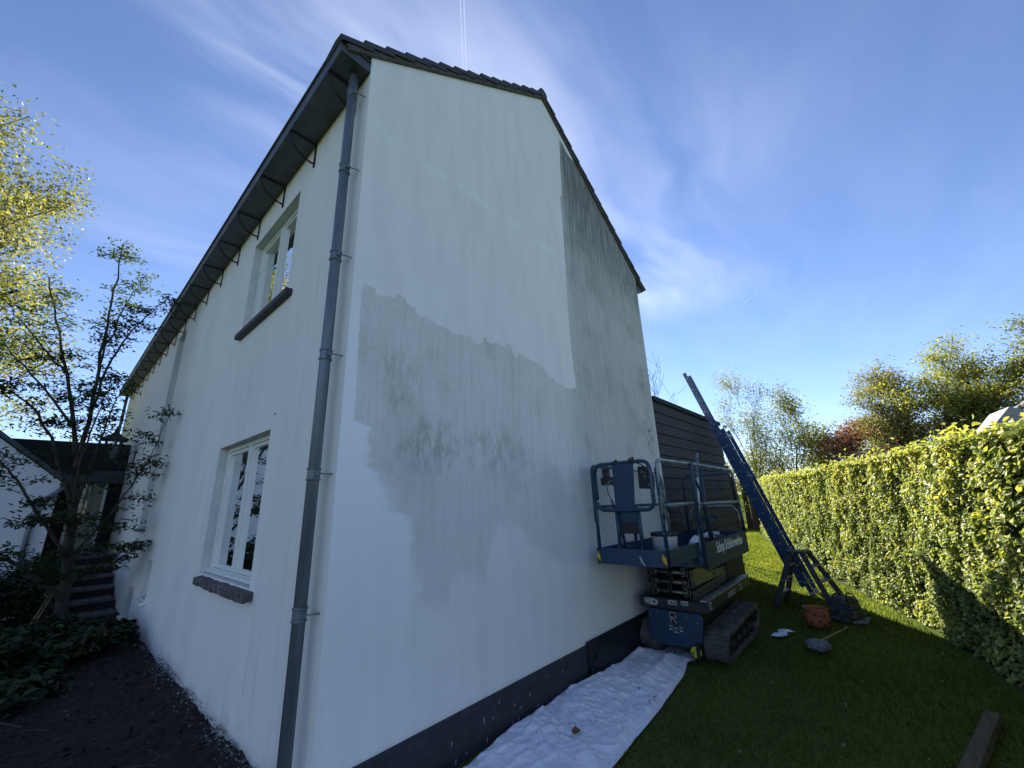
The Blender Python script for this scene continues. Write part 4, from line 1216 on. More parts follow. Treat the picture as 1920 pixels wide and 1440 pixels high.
# ------------------------------------------------------------------ dust sheet, rag and litter
def build_cloth():
    nx, ny = 560, 170
    u = np.linspace(0, 1, nx); v = np.linspace(0, 1, ny)
    x = -.4 + 4.75*u
    left = np.interp(x, [-.5, 1.05, 1.62, 1.78, 2.05, 2.2, 2.36, 2.6, 2.75, 3.3, 3.85, 4.4], [-.14, -.105, -.025, -.05, -.025, -.03, -.022, -.05, -.085, -.09, -.09, -.12])
    right = np.interp(x, [-.5, 1.0, 1.67, 2.0, 2.56, 2.93, 3.42, 3.60, 3.76, 3.9, 4.4], [-1.0, -.93, -.89, -.87, -.84, -.80, -.745, -.70, -.655, -.70, -.66])
    U, Vv = np.meshgrid(u, v, indexing='ij')
    Xg = np.repeat(x[:, None], ny, 1)
    Yg = left[:, None]*(1-Vv)+right[:, None]*Vv
    # wrinkles: crumpled near the wall, long pulled folds outwards
    wx = fbm(Xg*3.1+4, Yg*3.1, 3)*1.6; wy = fbm(Xg*3.3+40, Yg*3.3+9, 3)*1.6
    crr = np.random.default_rng(8)
    H0 = np.zeros_like(Xg); H1 = np.zeros_like(Xg)
    for k in range(16):
        a = crr.uniform(0, math.pi); f = crr.uniform(1.6, 4.2)
        q = (Xg*math.cos(a)+Yg*math.sin(a))*f+crr.uniform(0, 9)+(fbm(Xg*1.7+k*3, Yg*1.7+k, 2)-.5)*1.5
        tri = np.abs((q % 1)-.5)*2
        H0 += tri**1.6/f*np.clip(fbm(Xg*1.1+k*7, Yg*1.1, 2)*3-1.1, 0, 1)
    for k in range(26):
        a = crr.uniform(0, math.pi); f = crr.uniform(5, 15)
        q = (Xg*math.cos(a)+Yg*math.sin(a))*f+crr.uniform(0, 9)+(fbm(Xg*3+k*3, Yg*3+k, 2)-.5)*2.5
        tri = np.abs((q % 1)-.5)*2
        H1 += tri**1.4/f*np.clip(fbm(Xg*2.3+k*7, Yg*2.3, 2)*3.4-1.4, 0, 1)
    cr = H0-H0.mean()
    near = np.exp(-Vv*2.4)*np.clip(.6+Xg*.1, .5, .9) + .22
    edge = np.clip((1-Vv)*14, 0, 1)
    H2 = np.zeros_like(Xg)
    for k in range(22):
        a = crr.uniform(-.5, 1.1) if k % 2 else crr.uniform(0, math.pi); f = crr.uniform(2.5, 9)
        q = (Xg*math.cos(a)+Yg*math.sin(a))*f+crr.uniform(0, 9)+(fbm(Xg*1.4+k*5, Yg*1.4+k, 2)-.5)*3.2
        rdg = np.clip(1-np.abs((q % 1)-.5)*2/.34, 0, 1)
        H2 += rdg**1.3/f*np.clip(fbm(Xg*1.6+k*9, Yg*1.6+3, 2)*6-3.1, 0, 1)
    band = np.clip((.62-Vv)/.3, .12, 1)*np.clip(.7+.5*(fbm(Xg*1.5+31, Yg*1.5+8, 2)-.5)*4, .15, 1.3)
    H = .010 + edge*np.clip(Vv*12+.12, 0, 1)*(.020*H0 + (lambda q: .072*q/(q+.050))(.085*H1*band + .11*H2*(.30+.70*band)))
    # a turned-over flap along the outer edge towards the lift
    H = H + .05*np.exp(-((Vv-.66)/.10)**2)*np.clip((Xg-2.7)/.4, 0, 1)*np.clip((4.0-Xg)/.3, 0, 1)
    # climbs a little up the plinth in places
    climb = np.clip(1-Vv*9, 0, 1)
    H = H + climb*(.0+.03*np.clip(fbm(Xg*1.9+3, Xg*0, 2)-.42, 0, 1)*2)
    under = np.clip((Xg-3.75)/.2, 0, 1)
    H = H*(1-under)+.006*under
    V = np.stack([Xg, Yg + np.clip(cr, -1, 1)*.008*(Vv > .04), H], -1).reshape(-1, 3)
    i = np.arange(nx-1)[:, None]*ny + np.arange(ny-1)[None, :]
    F = np.stack([i, i+ny, i+ny+1, i+1], -1).reshape(-1, 4)
    o = np_mesh('dust_sheet', V, F, MATS['cloth'], smooth=True)
    tag(o, 'long crumpled white dust sheet along the foot of the gable', 'dust sheet')
    return Xg, Yg, H


CX, CY, CH = build_cloth()


def cloth_z(x, y):
    i = int(np.clip((x+.4)/4.75*(CX.shape[0]-1), 0, CX.shape[0]-1))
    j = int(np.argmin(np.abs(CY[i]-y)))
    return CH[i, j]


m = MB()
for k in range(95):
    if k < 55: x, y = random.gauss(1.95, .14), random.gauss(-.47, .06)
    else: x, y = random.uniform(1.2, 3.2), random.uniform(-.8, -.3)
    s = random.uniform(.002, .006); z = cloth_z(x, y)+.006
    m.add([(x-s, y, z), (x, y-s, z), (x+s, y, z), (x, y+s, z), (x, y, z+s)], [(0, 1, 4), (1, 2, 4), (2, 3, 4), (3, 0, 4), (3, 2, 1, 0)])
for (x, y, l) in [(2.62, -.78, .09), (2.55, -.77, .05), (2.72, -.6, .04)]:
    z = cloth_z(x, y)+.012; m.tube([(x, y, z), (x+l*.6, y+.02, z+.006), (x+l, y+.01, z)], .003, 5)
tag(m.build('paint_crumbs', MATS['debris'], fix=False), 'dark scraped crumbs scattered on the white dust sheet', 'crumbs', kind='stuff')
zc = cloth_z(1.78, -.52)
m = MB(); m.add([(1.74, -.53, zc+.02), (1.78, -.56, zc+.03), (1.83, -.53, zc+.018), (1.82, -.49, zc+.035), (1.77, -.50, zc+.04), (1.745, -.505, zc+.03), (1.78, -.53, zc+.012)],
                [(0, 1, 6), (1, 2, 6), (2, 3, 6), (3, 4, 6), (4, 5, 6), (5, 0, 6)])
tag(m.build('dead_leaf', MATS['dead_leaf'], fix=False), 'curled brown dead leaf on the white dust sheet', 'leaf')

m = MB()
pts = [(5.13, -1.22), (5.20, -1.30), (5.24, -1.37), (5.36, -1.36), (5.41, -1.35), (5.51, -1.42), (5.52, -1.36), (5.49, -1.31), (5.52, -1.25), (5.42, -1.24), (5.36, -1.29), (5.27, -1.23)]
c = (5.33, -1.30, .045)
V = [(a, b, .015+.03*random.random()) for a, b in pts]+[c, (5.24, -1.29, .05), (5.44, -1.31, .055)]
n = len(pts)
F = [(i, (i+1) % n, n+1 if i in (0, 1, 10, 11) else (n+2 if 4 <= i <= 8 else n)) for i in range(n)]+[(2, n+1, n), (n, n+1, 10), (4, n, n+2), (9, n+2, n)]
m.add(V, F)
tag(m.build('rag', MATS['rag'], fix=False), 'blue and white crumpled rag on the grass beside the tracks', 'rag')

# ------------------------------------------------------------------ extension ladder leaning on the shed
EL = thing('extension_ladder', (8.15, -1.4, 0), 'long blue three section ladder leaning against the black annexe', 'ladder')


def build_ladder():
    b0 = Vector((0, -1.20, 0)); b1 = Vector((0, .17, 4.45))
    d = (b1-b0).normalized(); nrm = Vector((0, -d.z, d.y))   # away from wall
    Lmax = (b1-b0).length
    for k, (s0, s1, off, w) in enumerate([(0.0, 3.16, .0, .40), (.12, 3.25, .078, .36), (.40, Lmax, .156, .32)]):
        # the section nearest the wall is the one drawn up highest
        off = .156-off
        m = MB()
        secs = []
        for xc in (8.15-w/2, 8.15+w/2):
            p = b0+d*s0+nrm*off; q = b0+d*s1+nrm*off
            m.bar((xc, p.y, p.z), (xc, q.y, q.z), .026, .066, tuple(nrm))
            # raised flange lines on the outer face
            sx = -1 if xc < 8.15 else 1
            for o2 in (-.033, .033):
                pp, qq = p+nrm*o2, q+nrm*o2
                m.bar((xc+sx*.015, pp.y, pp.z), (xc+sx*.015, qq.y, qq.z), .006, .008, tuple(nrm))
        mt = MATS['alu_ladder'] if k == 2 else MATS['blue_ladder']
        sec = m.build('ladder_section', MATS['blue_ladder'], EL)
        if k == 2:
            sec['label'] = 'narrow upper section drawn out above the annexe roof'
        s = s0+.18
        proto = None
        while s < s1-.08:
            p = b0+d*s+nrm*off
            if proto is None:
                r_ = MB(); r_.tube([(8.15-w/2-.022, p.y, p.z), (8.15+w/2+.022, p.y, p.z)], .016, 8)
                proto = r_.build('rung', MATS['galv'], sec); p0 = p.copy()
            else:
                o = proto.copy(); COL.objects.link(o); o.location = Vector((0, p.y-p0.y, p.z-p0.z))
            s += .28
    # (guide brackets) with paper tags
    for s in (3.0, 3.2):
        p = b0+d*s+nrm*.09
        m = MB(); m.bar((7.92, p.y-.13*nrm.y*-1, p.z+.0), (7.92, p.y+nrm.y*.16, p.z+nrm.z*.16), .02, .07, tuple(d)); m.build('guide_bracket', MATS['sticker'], EL)
    for xc in (7.95, 8.35):
        m = MB(); p = b0+nrm*.17; m.bar((xc, p.y, .0), (xc, p.y+d.y*.07, .07), .04, .09, tuple(nrm)); m.build('foot', MATS['sticker'], EL)


build_ladder()

# ------------------------------------------------------------------ step ladder
SLD = thing('step_ladder', (7.1, -1.38, 0), 'small dark double sided step ladder on the lawn before the hedge', 'step ladder')


def build_steps():
    topz = .83
    # (foot, top) of the four rails
    L1 = ((6.86, -.98, 0), (7.00, -1.31, topz-.03)); L2 = ((7.33, -1.06, 0), (7.26, -1.31, topz-.03))
    R1 = ((6.74, -1.78, 0), (6.99, -1.47, topz-.03)); R2 = ((7.22, -1.93, 0), (7.25, -1.52, topz-.03))
    m = MB(); m.add([(6.97, -1.27, topz), (7.30, -1.27, topz), (7.28, -1.57, topz), (6.95, -1.52, topz), (6.97, -1.27, topz-.035), (7.30, -1.27, topz-.035), (7.28, -1.57, topz-.035), (6.95, -1.52, topz-.035)],
                    [(0, 1, 2, 3), (7, 6, 5, 4), (0, 1, 5, 4), (1, 2, 6, 5), (2, 3, 7, 6), (3, 0, 4, 7)])
    m.build('top_platform', MATS['paint_spatter'], SLD, bevel=.006)
    for a, b in (L1, L2, R1, R2):
        m = MB(); m.bar(a, b, .028, .075, (0, 1, 0)); m.build('rail', MATS['step_rail'], SLD, bevel=.004)
        m = MB(); m.bar((a[0], a[1], -.0), (a[0]+(b[0]-a[0])*.05, a[1]+(b[1]-a[1])*.05, .045), .036, .085, (0, 1, 0)); m.build('rubber_foot', MATS['black_plastic'], SLD)
    for A, B in ((L1, L2), (R1, R2)):
        for t in (.27, .52, .77):
            p = Vector(A[0]).lerp(Vector(A[1]), t); q = Vector(B[0]).lerp(Vector(B[1]), t)
            q.z = p.z
            m = MB(); m.bar(p, q, .085, .024, (0, 0, 1)); m.build('tread', MATS['alu_ladder'], SLD, bevel=.003)
    m = MB(); m.bar((6.9, -1.12, .40), (6.87, -1.65, .40), .006, .012); m.build('strut', MATS['galv'], SLD)
    m = MB()
    for k in range(5):
        m.tube([(6.955+.01*k, -1.33-.02*k, .80-.04*k), (6.95, -1.36-.015*k, .74-.05*k)], .016, 6)
    m.build('hinge', MATS['paint_spatter'], SLD)


build_steps()

# ------------------------------------------------------------------ bucket, tool bag, mop, beam
BK = thing('garden_bucket', (6.02, -1.62, 0), 'orange brown bucket with dark spots in front of the step ladder', 'bucket')
m = MB(); m.lathe([(0, .004), (.10, .004), (.128, .02), (.148, .10), (.150, .17), (.138, .205), (.143, .21), (.143, .235), (.130, .235), (.128, .2), (.11, .02), (0, .02)], (6.02, -1.62, 0), 28); m.build('body', MATS['terracotta'], BK)
for a, z in [(200, .10), (222, .17), (245, .08), (180, .17), (262, .16), (160, .08), (283, .09), (215, .05), (300, .17)]:
    t = R(a); rr = float(np.interp(z, [.02, .10, .17, .2], [.128, .148, .150, .14]))
    m = MB(); c = Vector((6.02+rr*math.cos(t), -1.62+rr*math.sin(t), z)); d = Vector((math.cos(t), math.sin(t), 0))
    m.tube([c-d*.004, c+d*.004], .017, 10); m.build('spot', MATS['ink'], BK)
m = MB(); m.tube([(6.02+.150*math.cos(t), -1.62+.150*math.sin(t)*1.0, .225-.09*abs(math.sin((t-R(150))*1.0))) for t in np.linspace(R(150), R(330), 14)], .004, 5); m.build('handle', MATS['ink'], BK)

TB = thing('tool_bag', (6.60, -1.90, 0), 'bulging black tool bag with dusty grey base beside the step ladder', 'bag', rz=R(-22))
m = MB()
prof = [(-.25, 0), (.25, 0), (.24, .06), (.215, .24), (.18, .31), (-.18, .31), (-.215, .24), (-.24, .06)]
V = []
for yy, sc in ((-.17, 1), (-.13, .97), (.13, .97), (.17, 1)):
    V += [(a*sc, yy*(1-.35*b/.31), b) for a, b in prof]
n = 8; F = [tuple(range(n)), tuple(reversed(range(3*n, 4*n)))]
for i in range(3):
    F += [(i*n+k, (i+1)*n+k, (i+1)*n+(k+1) % n, i*n+(k+1) % n) for k in range(n)]
m.add(V, F); m.build('body', MATS['bag'], TB, local=True, bevel=.02)
m = MB(); m.box((-.23, -.205, .05), (.10, -.165, .17)); m.box((-.19, -.205, .18), (.04, -.15, .24)); m.build('pocket', MATS['bag'], TB, local=True, bevel=.012)
m = MB(); m.tube([(-.12, -.12, .28), (-.11, -.10, .345), (0, -.07, .365), (.11, -.10, .345), (.12, -.12, .28)], .012, 8); m.tube([(-.12, .12, .28), (-.10, .08, .34), (0, .05, .36), (.10, .08, .34), (.12, .12, .28)], .012, 8)
m.build('handle', MATS['black_plastic'], TB, local=True)
m = MB(); m.bar((-.25, -.175, .09), (.23, -.178, .085), .006, .01); m.bar((-.235, -.17, .20), (.1, -.19, .21), .006, .008); m.tube([(-.02, -.14, .33), (.09, -.20, .26)], .006, 5); m.build('strap', MATS['galv'], TB, local=True)
m = MB(); m.prism([(-.05, -.30), (.28, -.20), (.26, -.16), (-.22, -.17)], 2, .0, .035); m.build('base_flap', MATS['mop'], TB, local=True, bevel=.01)

TB.scale = (.80, .85, .95)
MP = thing('round_mop', (4.98, -1.72, 0), 'grey fluffy round mop head on a thin wooden stick in the grass', 'mop')
V = []; n1, n2 = 64, 26
m = MB()
for i in range(n2+1):
    for k in range(n1):
        a = 2*math.pi*k/n1; t = math.pi*i/n2
        p = Vector((math.cos(a)*math.sin(t), math.sin(a)*math.sin(t), math.cos(t)))
        rr = 1+.16*mnoise.noise(p*4)+.22*mnoise.noise(p*17)
        V.append((4.98+.125*p.x*rr, -1.72+.12*p.y*rr, .058+.052*p.z*rr))
m.add(V, [(i*n1+k, i*n1+(k+1) % n1, (i+1)*n1+(k+1) % n1, (i+1)*n1+k) for i in range(n2) for k in range(n1)], True); m.build('mop_head', MATS['mop'], MP)
m = MB(); m.tube([(5.03, -1.74, .09), (6.05, -1.93, .03)], .009, 8); m.build('handle', MATS['stick'], MP)

BM = thing('timber_beam', (3.5, -2.8, 0), 'weathered square timber beam lying on the shaded grass', 'beam')
m = MB(); m.bar((2.55, -2.60, .034), (3.95, -2.92, .034), .082, .066); m.build('beam', MATS['beam'], BM, bevel=.006)
BM2 = thing('flat_block', (3.96, -3.02, 0), 'dark timber offcut in the grass behind the beam end', 'block')

# ------------------------------------------------------------------ left: outbuilding, link, steps, lantern
OB = thing('white_outbuilding', (-2.5, 12, 0), 'low white outbuilding with dark tiled roof on the far left', 'outbuilding')
m = MB(); m.prism([(-1.10, 0), (-6.1, 0), (-6.1, 2.47), (-3.6, 4.62), (-1.10, 2.47)], 1, 9.5, 9.8); m.build('wall', MATS['white_wall'], OB)
m = MB(); m.box((-1.12, 9.8, 0), (-1.09, 11.6, 2.45)); m.build('side_wall', MATS['black_wall'], OB)
m = MB()
for s in (0, 1):
    xe = -.99 if s == 0 else -6.2
    V = [(xe, 9.42, 2.40), (-3.6, 9.42, 4.65), (-3.6, 11.58, 4.65), (xe, 11.58, 2.40), (xe, 9.42, 2.49), (-3.6, 9.42, 4.74), (-3.6, 11.58, 4.74), (xe, 11.58, 2.49)]
    m.add(V, [(0, 1, 2, 3), (4, 5, 6, 7), (0, 1, 5, 4), (1, 2, 6, 5), (2, 3, 7, 6), (3, 0, 4, 7)])
m.build('roof', MATS['zinc_dark'], OB)
m = MB(); m.tube([(-1.05, 9.44, 2.36), (-1.12, 9.44, 2.27), (-1.19, 9.44, 2.2), (-1.29, 9.44, 2.06), (-1.34, 9.44, 1.88), (-1.345, 9.44, 1.5), (-1.33, 9.44, .3)], .04, 10); m.build('downpipe', MATS['zinc_pipe'], OB)
m = MB(); m.box((-2.6, 9.44, .25), (-1.75, 9.5, .50)); m.box((-2.4, 9.42, .5), (-2.35, 9.5, .9)); m.build('blue_trim', MATS['blue_ladder'], OB)

LK = thing('glazed_link', (-.6, 12, 0), 'black clad link with glass door at the end of the side wall', 'link building')
m = MB(); m.box((-1.09, 11.7, 0), (-.84, 11.9, 2.60)); m.box((-.26, 11.7, 0), (-.01, 11.9, 2.60)); m.box((-2.6, 11.7, 2.60), (-.01, 11.9, 3.55)); m.build('wall', MATS['black_wall'], LK)
m = MB(); m.add([(-3.2, 11.5, 2.62), (-.01, 11.5, 2.62), (-.01, 12.3, 3.62), (-3.2, 12.3, 3.62), (-3.2, 11.5, 2.56), (-.01, 11.5, 2.56), (-.01, 12.3, 3.56), (-3.2, 12.3, 3.56)],
                [(0, 1, 2, 3), (7, 6, 5, 4), (0, 1, 5, 4), (1, 2, 6, 5), (2, 3, 7, 6), (3, 0, 4, 7)]); m.build('roof', MATS['tile'], LK)
dr = MB(); dr.box((-.84, 11.66, .95), (-.79, 11.7, 2.58)); dr.box((-.31, 11.66, .95), (-.26, 11.7, 2.58)); dr.box((-.79, 11.66, 2.53), (-.31, 11.7, 2.58)); dr.box((-.79, 11.66, .95), (-.31, 11.7, 1.02))
do = dr.build('door', MATS['frame_white'], LK)
m = MB(); m.add([(-.79, 11.68, 1.0), (-.31, 11.68, 1.0), (-.31, 11.68, 2.54), (-.79, 11.68, 2.54)], [(0, 1, 2, 3)]); m.build('pane', MATS['glass'], do, fix=False)
m = MB(); m.box((-1.09, 12.6, .9), (-.01, 12.65, 2.6)); m.build('inner_wall', MATS['curtain'], LK)
m = MB(); m.box((-1.09, 11.6, 2.56), (-.02, 11.68, 2.62)); m.build('lintel', MATS['step_stone'], LK)

ST = thing('garden_steps', (-.4, 9.5, 0), 'shadowed brick steps with pale nosings climbing beside the side wall', 'steps')
for k in range(6):
    y = 8.0+k*.46; z = .15+k*.165
    m = MB(); m.box((-1.0, y+.02, z-.19), (-.02, y+.52 if k < 5 else 11.66, z-.045)); m.build('riser', MATS['step_brick'], ST)
    a = -1.0
    while a < -.05:
        b_ = min(a+random.uniform(.18, .3), -.02)
        m = MB(); m.box((a, y, z-.044), (b_-.008, y+.50 if k < 5 else 11.66, z+random.uniform(-.004, .006))); m.build('tread_stone', MATS['step_stone'], ST, bevel=.006)
        a = b_

LN = thing('wall_lantern', (-.42, 10.5, 3.2), 'big black lantern with pagoda cap on the side wall', 'lantern')
m = MB()
def pyr(prof, c, n=4, rot=45):
    mm = MB(); V = []
    for r_, z in prof:
        for k in range(n):
            a = R(rot+360*k/n); V.append((c[0]+r_*math.cos(a), c[1]+r_*math.sin(a), c[2]+z))
    q = len(prof)
    mm.add(V, [(i*n+k, i*n+(k+1) % n, (i+1)*n+(k+1) % n, (i+1)*n+k) for i in range(q-1) for k in range(n)])
    return mm
pyr([(.0, .44), (.02, .43), (.03, .36), (.07, .28), (.16, .20), (.32, .13), (.33, .10), (.0, .10)], (-.42, 10.5, 3.38)).build('cap', MATS['lamp_black'], LN)
pyr([(.18, .10), (.12, -.32)], (-.42, 10.5, 3.38)).build('pane', MATS['glass'], LN, fix=False)
m = MB()
for k in range(4):
    a = R(45+90*k); m.bar((-.42+.19*math.cos(a), 10.5+.19*math.sin(a), 3.49), (-.42+.13*math.cos(a), 10.5+.13*math.sin(a), 3.05), .022, .022)
m.box((-.52, 10.4, 3.03), (-.32, 10.6, 3.06)); m.build('cage', MATS['lamp_black'], LN)
m = MB(); m.tube([(-.42, 10.5, 3.03), (-.42, 10.5, 2.98), (-.2, 10.5, 2.96), (-.02, 10.5, 2.96)], .014, 8); m.box((-.02, 10.47, 2.85), (-.004, 10.53, 3.25))
m.tube([(-.02, 10.5, 2.88)]+[(-.14+.09*math.cos(t), 10.5, 2.86+.08*math.sin(t)) for t in np.linspace(-1, 3.6, 12)], .008, 6); m.build('bracket', MATS['lamp_black'], LN)

# ------------------------------------------------------------------ hedge
HG = thing('clipped_hedge', (6.6, -2.9, 0), 'long bright green clipped beech hedge along the lawn', 'hedge')


def build_hedge():
    rng = np.random.default_rng(21)
    # core
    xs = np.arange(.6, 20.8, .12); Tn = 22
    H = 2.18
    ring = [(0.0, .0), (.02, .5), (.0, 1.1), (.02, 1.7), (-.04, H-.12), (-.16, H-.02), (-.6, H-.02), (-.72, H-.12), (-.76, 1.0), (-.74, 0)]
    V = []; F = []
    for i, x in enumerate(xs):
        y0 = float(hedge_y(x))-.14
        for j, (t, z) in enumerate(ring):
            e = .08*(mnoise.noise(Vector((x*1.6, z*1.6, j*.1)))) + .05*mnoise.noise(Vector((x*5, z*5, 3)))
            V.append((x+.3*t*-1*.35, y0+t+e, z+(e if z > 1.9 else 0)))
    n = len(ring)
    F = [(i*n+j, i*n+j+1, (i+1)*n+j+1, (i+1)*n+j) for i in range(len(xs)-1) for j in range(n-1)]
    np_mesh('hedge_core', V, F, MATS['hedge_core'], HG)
    # leaves: density falls with distance along the hedge
    def sample(n, x0, x1, size):
        x = rng.uniform(x0, x1, n)
        z = rng.uniform(0.0, H+.03, n)
        bulge = (fbm(x*1.3, z*1.3, 3)-.5)*.17 + (fbm(x*4.5, z*4.5, 2)-.5)*.12
        depth = rng.random(n)**2*.13
        y = hedge_y(x)+bulge-depth+.0
        skirt = z < .1
        y = np.where(z < .35, y+.04, y)
        P = np.stack([x+.03, y, z], -1)
        Nn = np.stack([np.full(n, -.10), np.full(n, .75), np.full(n, .70)], -1)
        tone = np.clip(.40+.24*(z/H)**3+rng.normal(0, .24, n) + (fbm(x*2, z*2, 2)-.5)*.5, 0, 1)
        hole = fbm(x*6.5+9, z*6.5, 2) < .285
        k = ~hole
        return P[k], Nn[k], np.full(k.sum(), size), tone[k]

    def top(n, x0, x1, size):
        x = rng.uniform(x0, x1, n); t = rng.random(n)*.80
        z = H-.04+ (fbm(x*1.7, t*3, 3)-.5)*.12 + rng.exponential(.035, n)
        P = np.stack([x, hedge_y(x)-t+.02, z], -1)
        Nn = np.stack([rng.normal(0, .4, n), np.full(n, .35), np.full(n, 1.0)], -1)
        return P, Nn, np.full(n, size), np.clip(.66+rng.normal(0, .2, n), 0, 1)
    packs = [sample(11000, 1.2, 4.6, .060), sample(16000, 4.4, 7.0, .055), sample(18500, 6.9, 11, .055), sample(14500, 10.8, 15.5, .062), sample(9000, 15.3, 20.8, .076),
             top(2800, 1.5, 5, .06), top(5400, 4.8, 9, .056), top(5600, 8.8, 15, .064), top(3800, 15, 20.8, .08)]
    P = np.concatenate([p[0] for p in packs]); Nn = np.concatenate([p[1] for p in packs]); S = np.concatenate([p[2] for p in packs]); T = np.concatenate([p[3] for p in packs])
    # the 300 leaves that show largest are parts of their own
    vis = P-CAM; zd = vis@fwd; sx = (vis@rt2)/zd*752.76+960; sy = 720-(vis@up2)/zd*752.76
    inside = (zd > .5) & (sx < 1915) & (sx > 1500) & (sy > 0) & (sy < 1435)
    score = np.where(inside & (Nn[:, 1] > .1), -zd+rng.random(len(P))*.25, -1e9)
    # favour leaves at the outer surface
    score += (P[:, 1]-hedge_y(P[:, 0]))*3
    idx = np.argsort(-score)[:300]
    mask = np.zeros(len(P), bool); mask[idx] = True
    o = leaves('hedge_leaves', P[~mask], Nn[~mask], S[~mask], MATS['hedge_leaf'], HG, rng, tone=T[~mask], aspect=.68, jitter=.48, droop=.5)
    o['kind'] = 'stuff'
    # shared leaf meshes in four tones
    protos = []
    for k in range(5):
        V = []; F = []
        L, W = .5, .34
        prof = [(-.5, 0), (-.28, .24), (0, .34), (.28, .24), (.5, 0)]
        for t, w in prof: V.append((t, w, .10*w/.34))
        for t, w in prof[1:-1]: V.append((t, -w, .10*w/.34))
        V.append((-.25, 0, 0)); V.append((0, 0, -.01)); V.append((.25, 0, -.03))
        F = [(0, 8, 1, 1), (8, 9, 2, 1), (9, 10, 3, 2), (10, 4, 3, 3), (0, 5, 8, 8), (5, 6, 9, 8), (6, 7, 10, 9), (7, 4, 10, 10)]
        F = [tuple(dict.fromkeys(f)) for f in F]
        me = bpy.data.meshes.new('leaf'); me.from_pydata(V, [], F)
        at = me.attributes.new('tone', 'FLOAT', 'FACE'); at.data.foreach_set('value', np.full(len(F), .2+.16*k, dtype=np.float32))
        me.materials.append(MATS['hedge_leaf']); me.update(); protos.append(me)
    r0 = root_loc(HG)
    for i in idx:
        k = int(np.clip((T[i]-.15)/.16, 0, 4))
        o = bpy.data.objects.new('leaf', protos[k]); COL.objects.link(o); o.parent = HG
        nr = Vector(Nn[i]+rng.normal(0, .45, 3)).normalized()
        t = Vector(rng.normal(0, 1, 3)); t.z -= .5; t = (t-nr*t.dot(nr)).normalized(); s = nr.cross(t)
        sc = S[i]*float(rng.uniform(.8, 1.25)); p = Vector(P[i])-r0
        o.matrix_local = Matrix(((t.x*sc, s.x*sc, nr.x*sc, p.x), (t.y*sc, s.y*sc, nr.y*sc, p.y), (t.z*sc, s.z*sc, nr.z*sc, p.z), (0, 0, 0, 1)))
    # stems low in the hedge
    mb = MB()
    for k in range(70):
        x = 4.2+random.random()*14; y = float(hedge_y(x))-.16+random.uniform(-.05, .05)
        mb.tube([(x, y, 0), (x+random.uniform(-.1, .1), y+random.uniform(-.05, .08), .6)], [.018, .008], 5, cap=False)
    mb.build('stems', MATS['bark_dark'], HG, fix=False)['kind'] = 'stuff'
    # upright shoots above the clipped top
    mb = MB(); PP = []
    for x in (9.2, 9.35, 11.8, 7.7, 14.2, 6.1, 5.2):
        h = random.uniform(.15, .38); y = float(hedge_y(x))-random.uniform(.1, .5)
        mb.tube([(x, y, 2.1), (x+random.uniform(-.05, .05), y, 2.15+h)], .006, 4, cap=False)
        for q in range(int(26*h/.3)):
            t = random.random(); PP.append((x+random.gauss(0, .05), y+random.gauss(0, .05), 2.12+h*t))
    sho = mb.build('shoots', MATS['bark'], HG, fix=False); sho['kind'] = 'stuff'
    PP = np.array(PP)
    o = leaves('shoot_leaves', PP, np.tile([[0, .3, 1.0]], (len(PP), 1)), np.full(len(PP), .075), MATS['hedge_leaf'], HG, rng, tone=np.clip(rng.normal(.85, .1, len(PP)), 0, 1)); o['kind'] = 'stuff'


build_hedge()


# ------------------------------------------------------------------ trees
def branch_tree(base, height, spread, rng, n_main=5, levels=3, trunk_r=.2, lean=(0, 0), first=.25, up=.6, wob=.12):
    """returns list of polylines with radii and the list of twig end points"""
    polys = []; tips = []

    def grow(p, d, L, r_, lev):
        n = 5; pts = [p.copy()]; rs = [r_]
        for i in range(n):
            d = (d + Vector(rng.normal(0, wob, 3)) + Vector((0, 0, .06*up))).normalized()
            p = p + d*(L/n); pts.append(p.copy()); rs.append(r_*(1-.6*(i+1)/n))
        polys.append((pts, rs))
        if lev >= levels:
            tips.extend(pts[2:]); return
        k = rng.integers(3, 6)
        for j in range(k):
            t = rng.uniform(.35, 1.0); q = pts[min(n, int(t*n))]
            a = rng.uniform(0, 2*math.pi); e = rng.uniform(.35, .95)
            dd = (d*math.cos(e) + (Vector((math.cos(a), math.sin(a), rng.uniform(-.1, .5)*up)))*math.sin(e)*spread).normalized()
            grow(q, dd, L*rng.uniform(.5, .72), rs[min(n, int(t*n))]*.65, lev+1)
        if lev == levels-1: tips.extend(pts[3:])
    b = Vector(base); top = b+Vector((lean[0], lean[1], height*.55))
    m = 7; tp = [b.lerp(top, i/m)+Vector(rng.normal(0, .02*height*.1, 3)) for i in range(m+1)]
    tr = [trunk_r*(1-.55*i/m) for i in range(m+1)]
    polys.append((tp, tr))
    for j in range(n_main):
        t = first+(1-first)*j/max(1, n_main-1); i = min(m, int(t*m)); q = tp[i]
        a = 2.4*j+rng.uniform(-.4, .4); e = rng.uniform(.25, .9)*(1.15-.6*t)
        d = Vector((math.cos(a)*math.sin(e)*spread, math.sin(a)*math.sin(e)*spread, math.cos(e)*up+.2)).normalized()
        grow(q, d, height*rng.uniform(.28, .40), tr[i]*.6, 1)
    return polys, tips


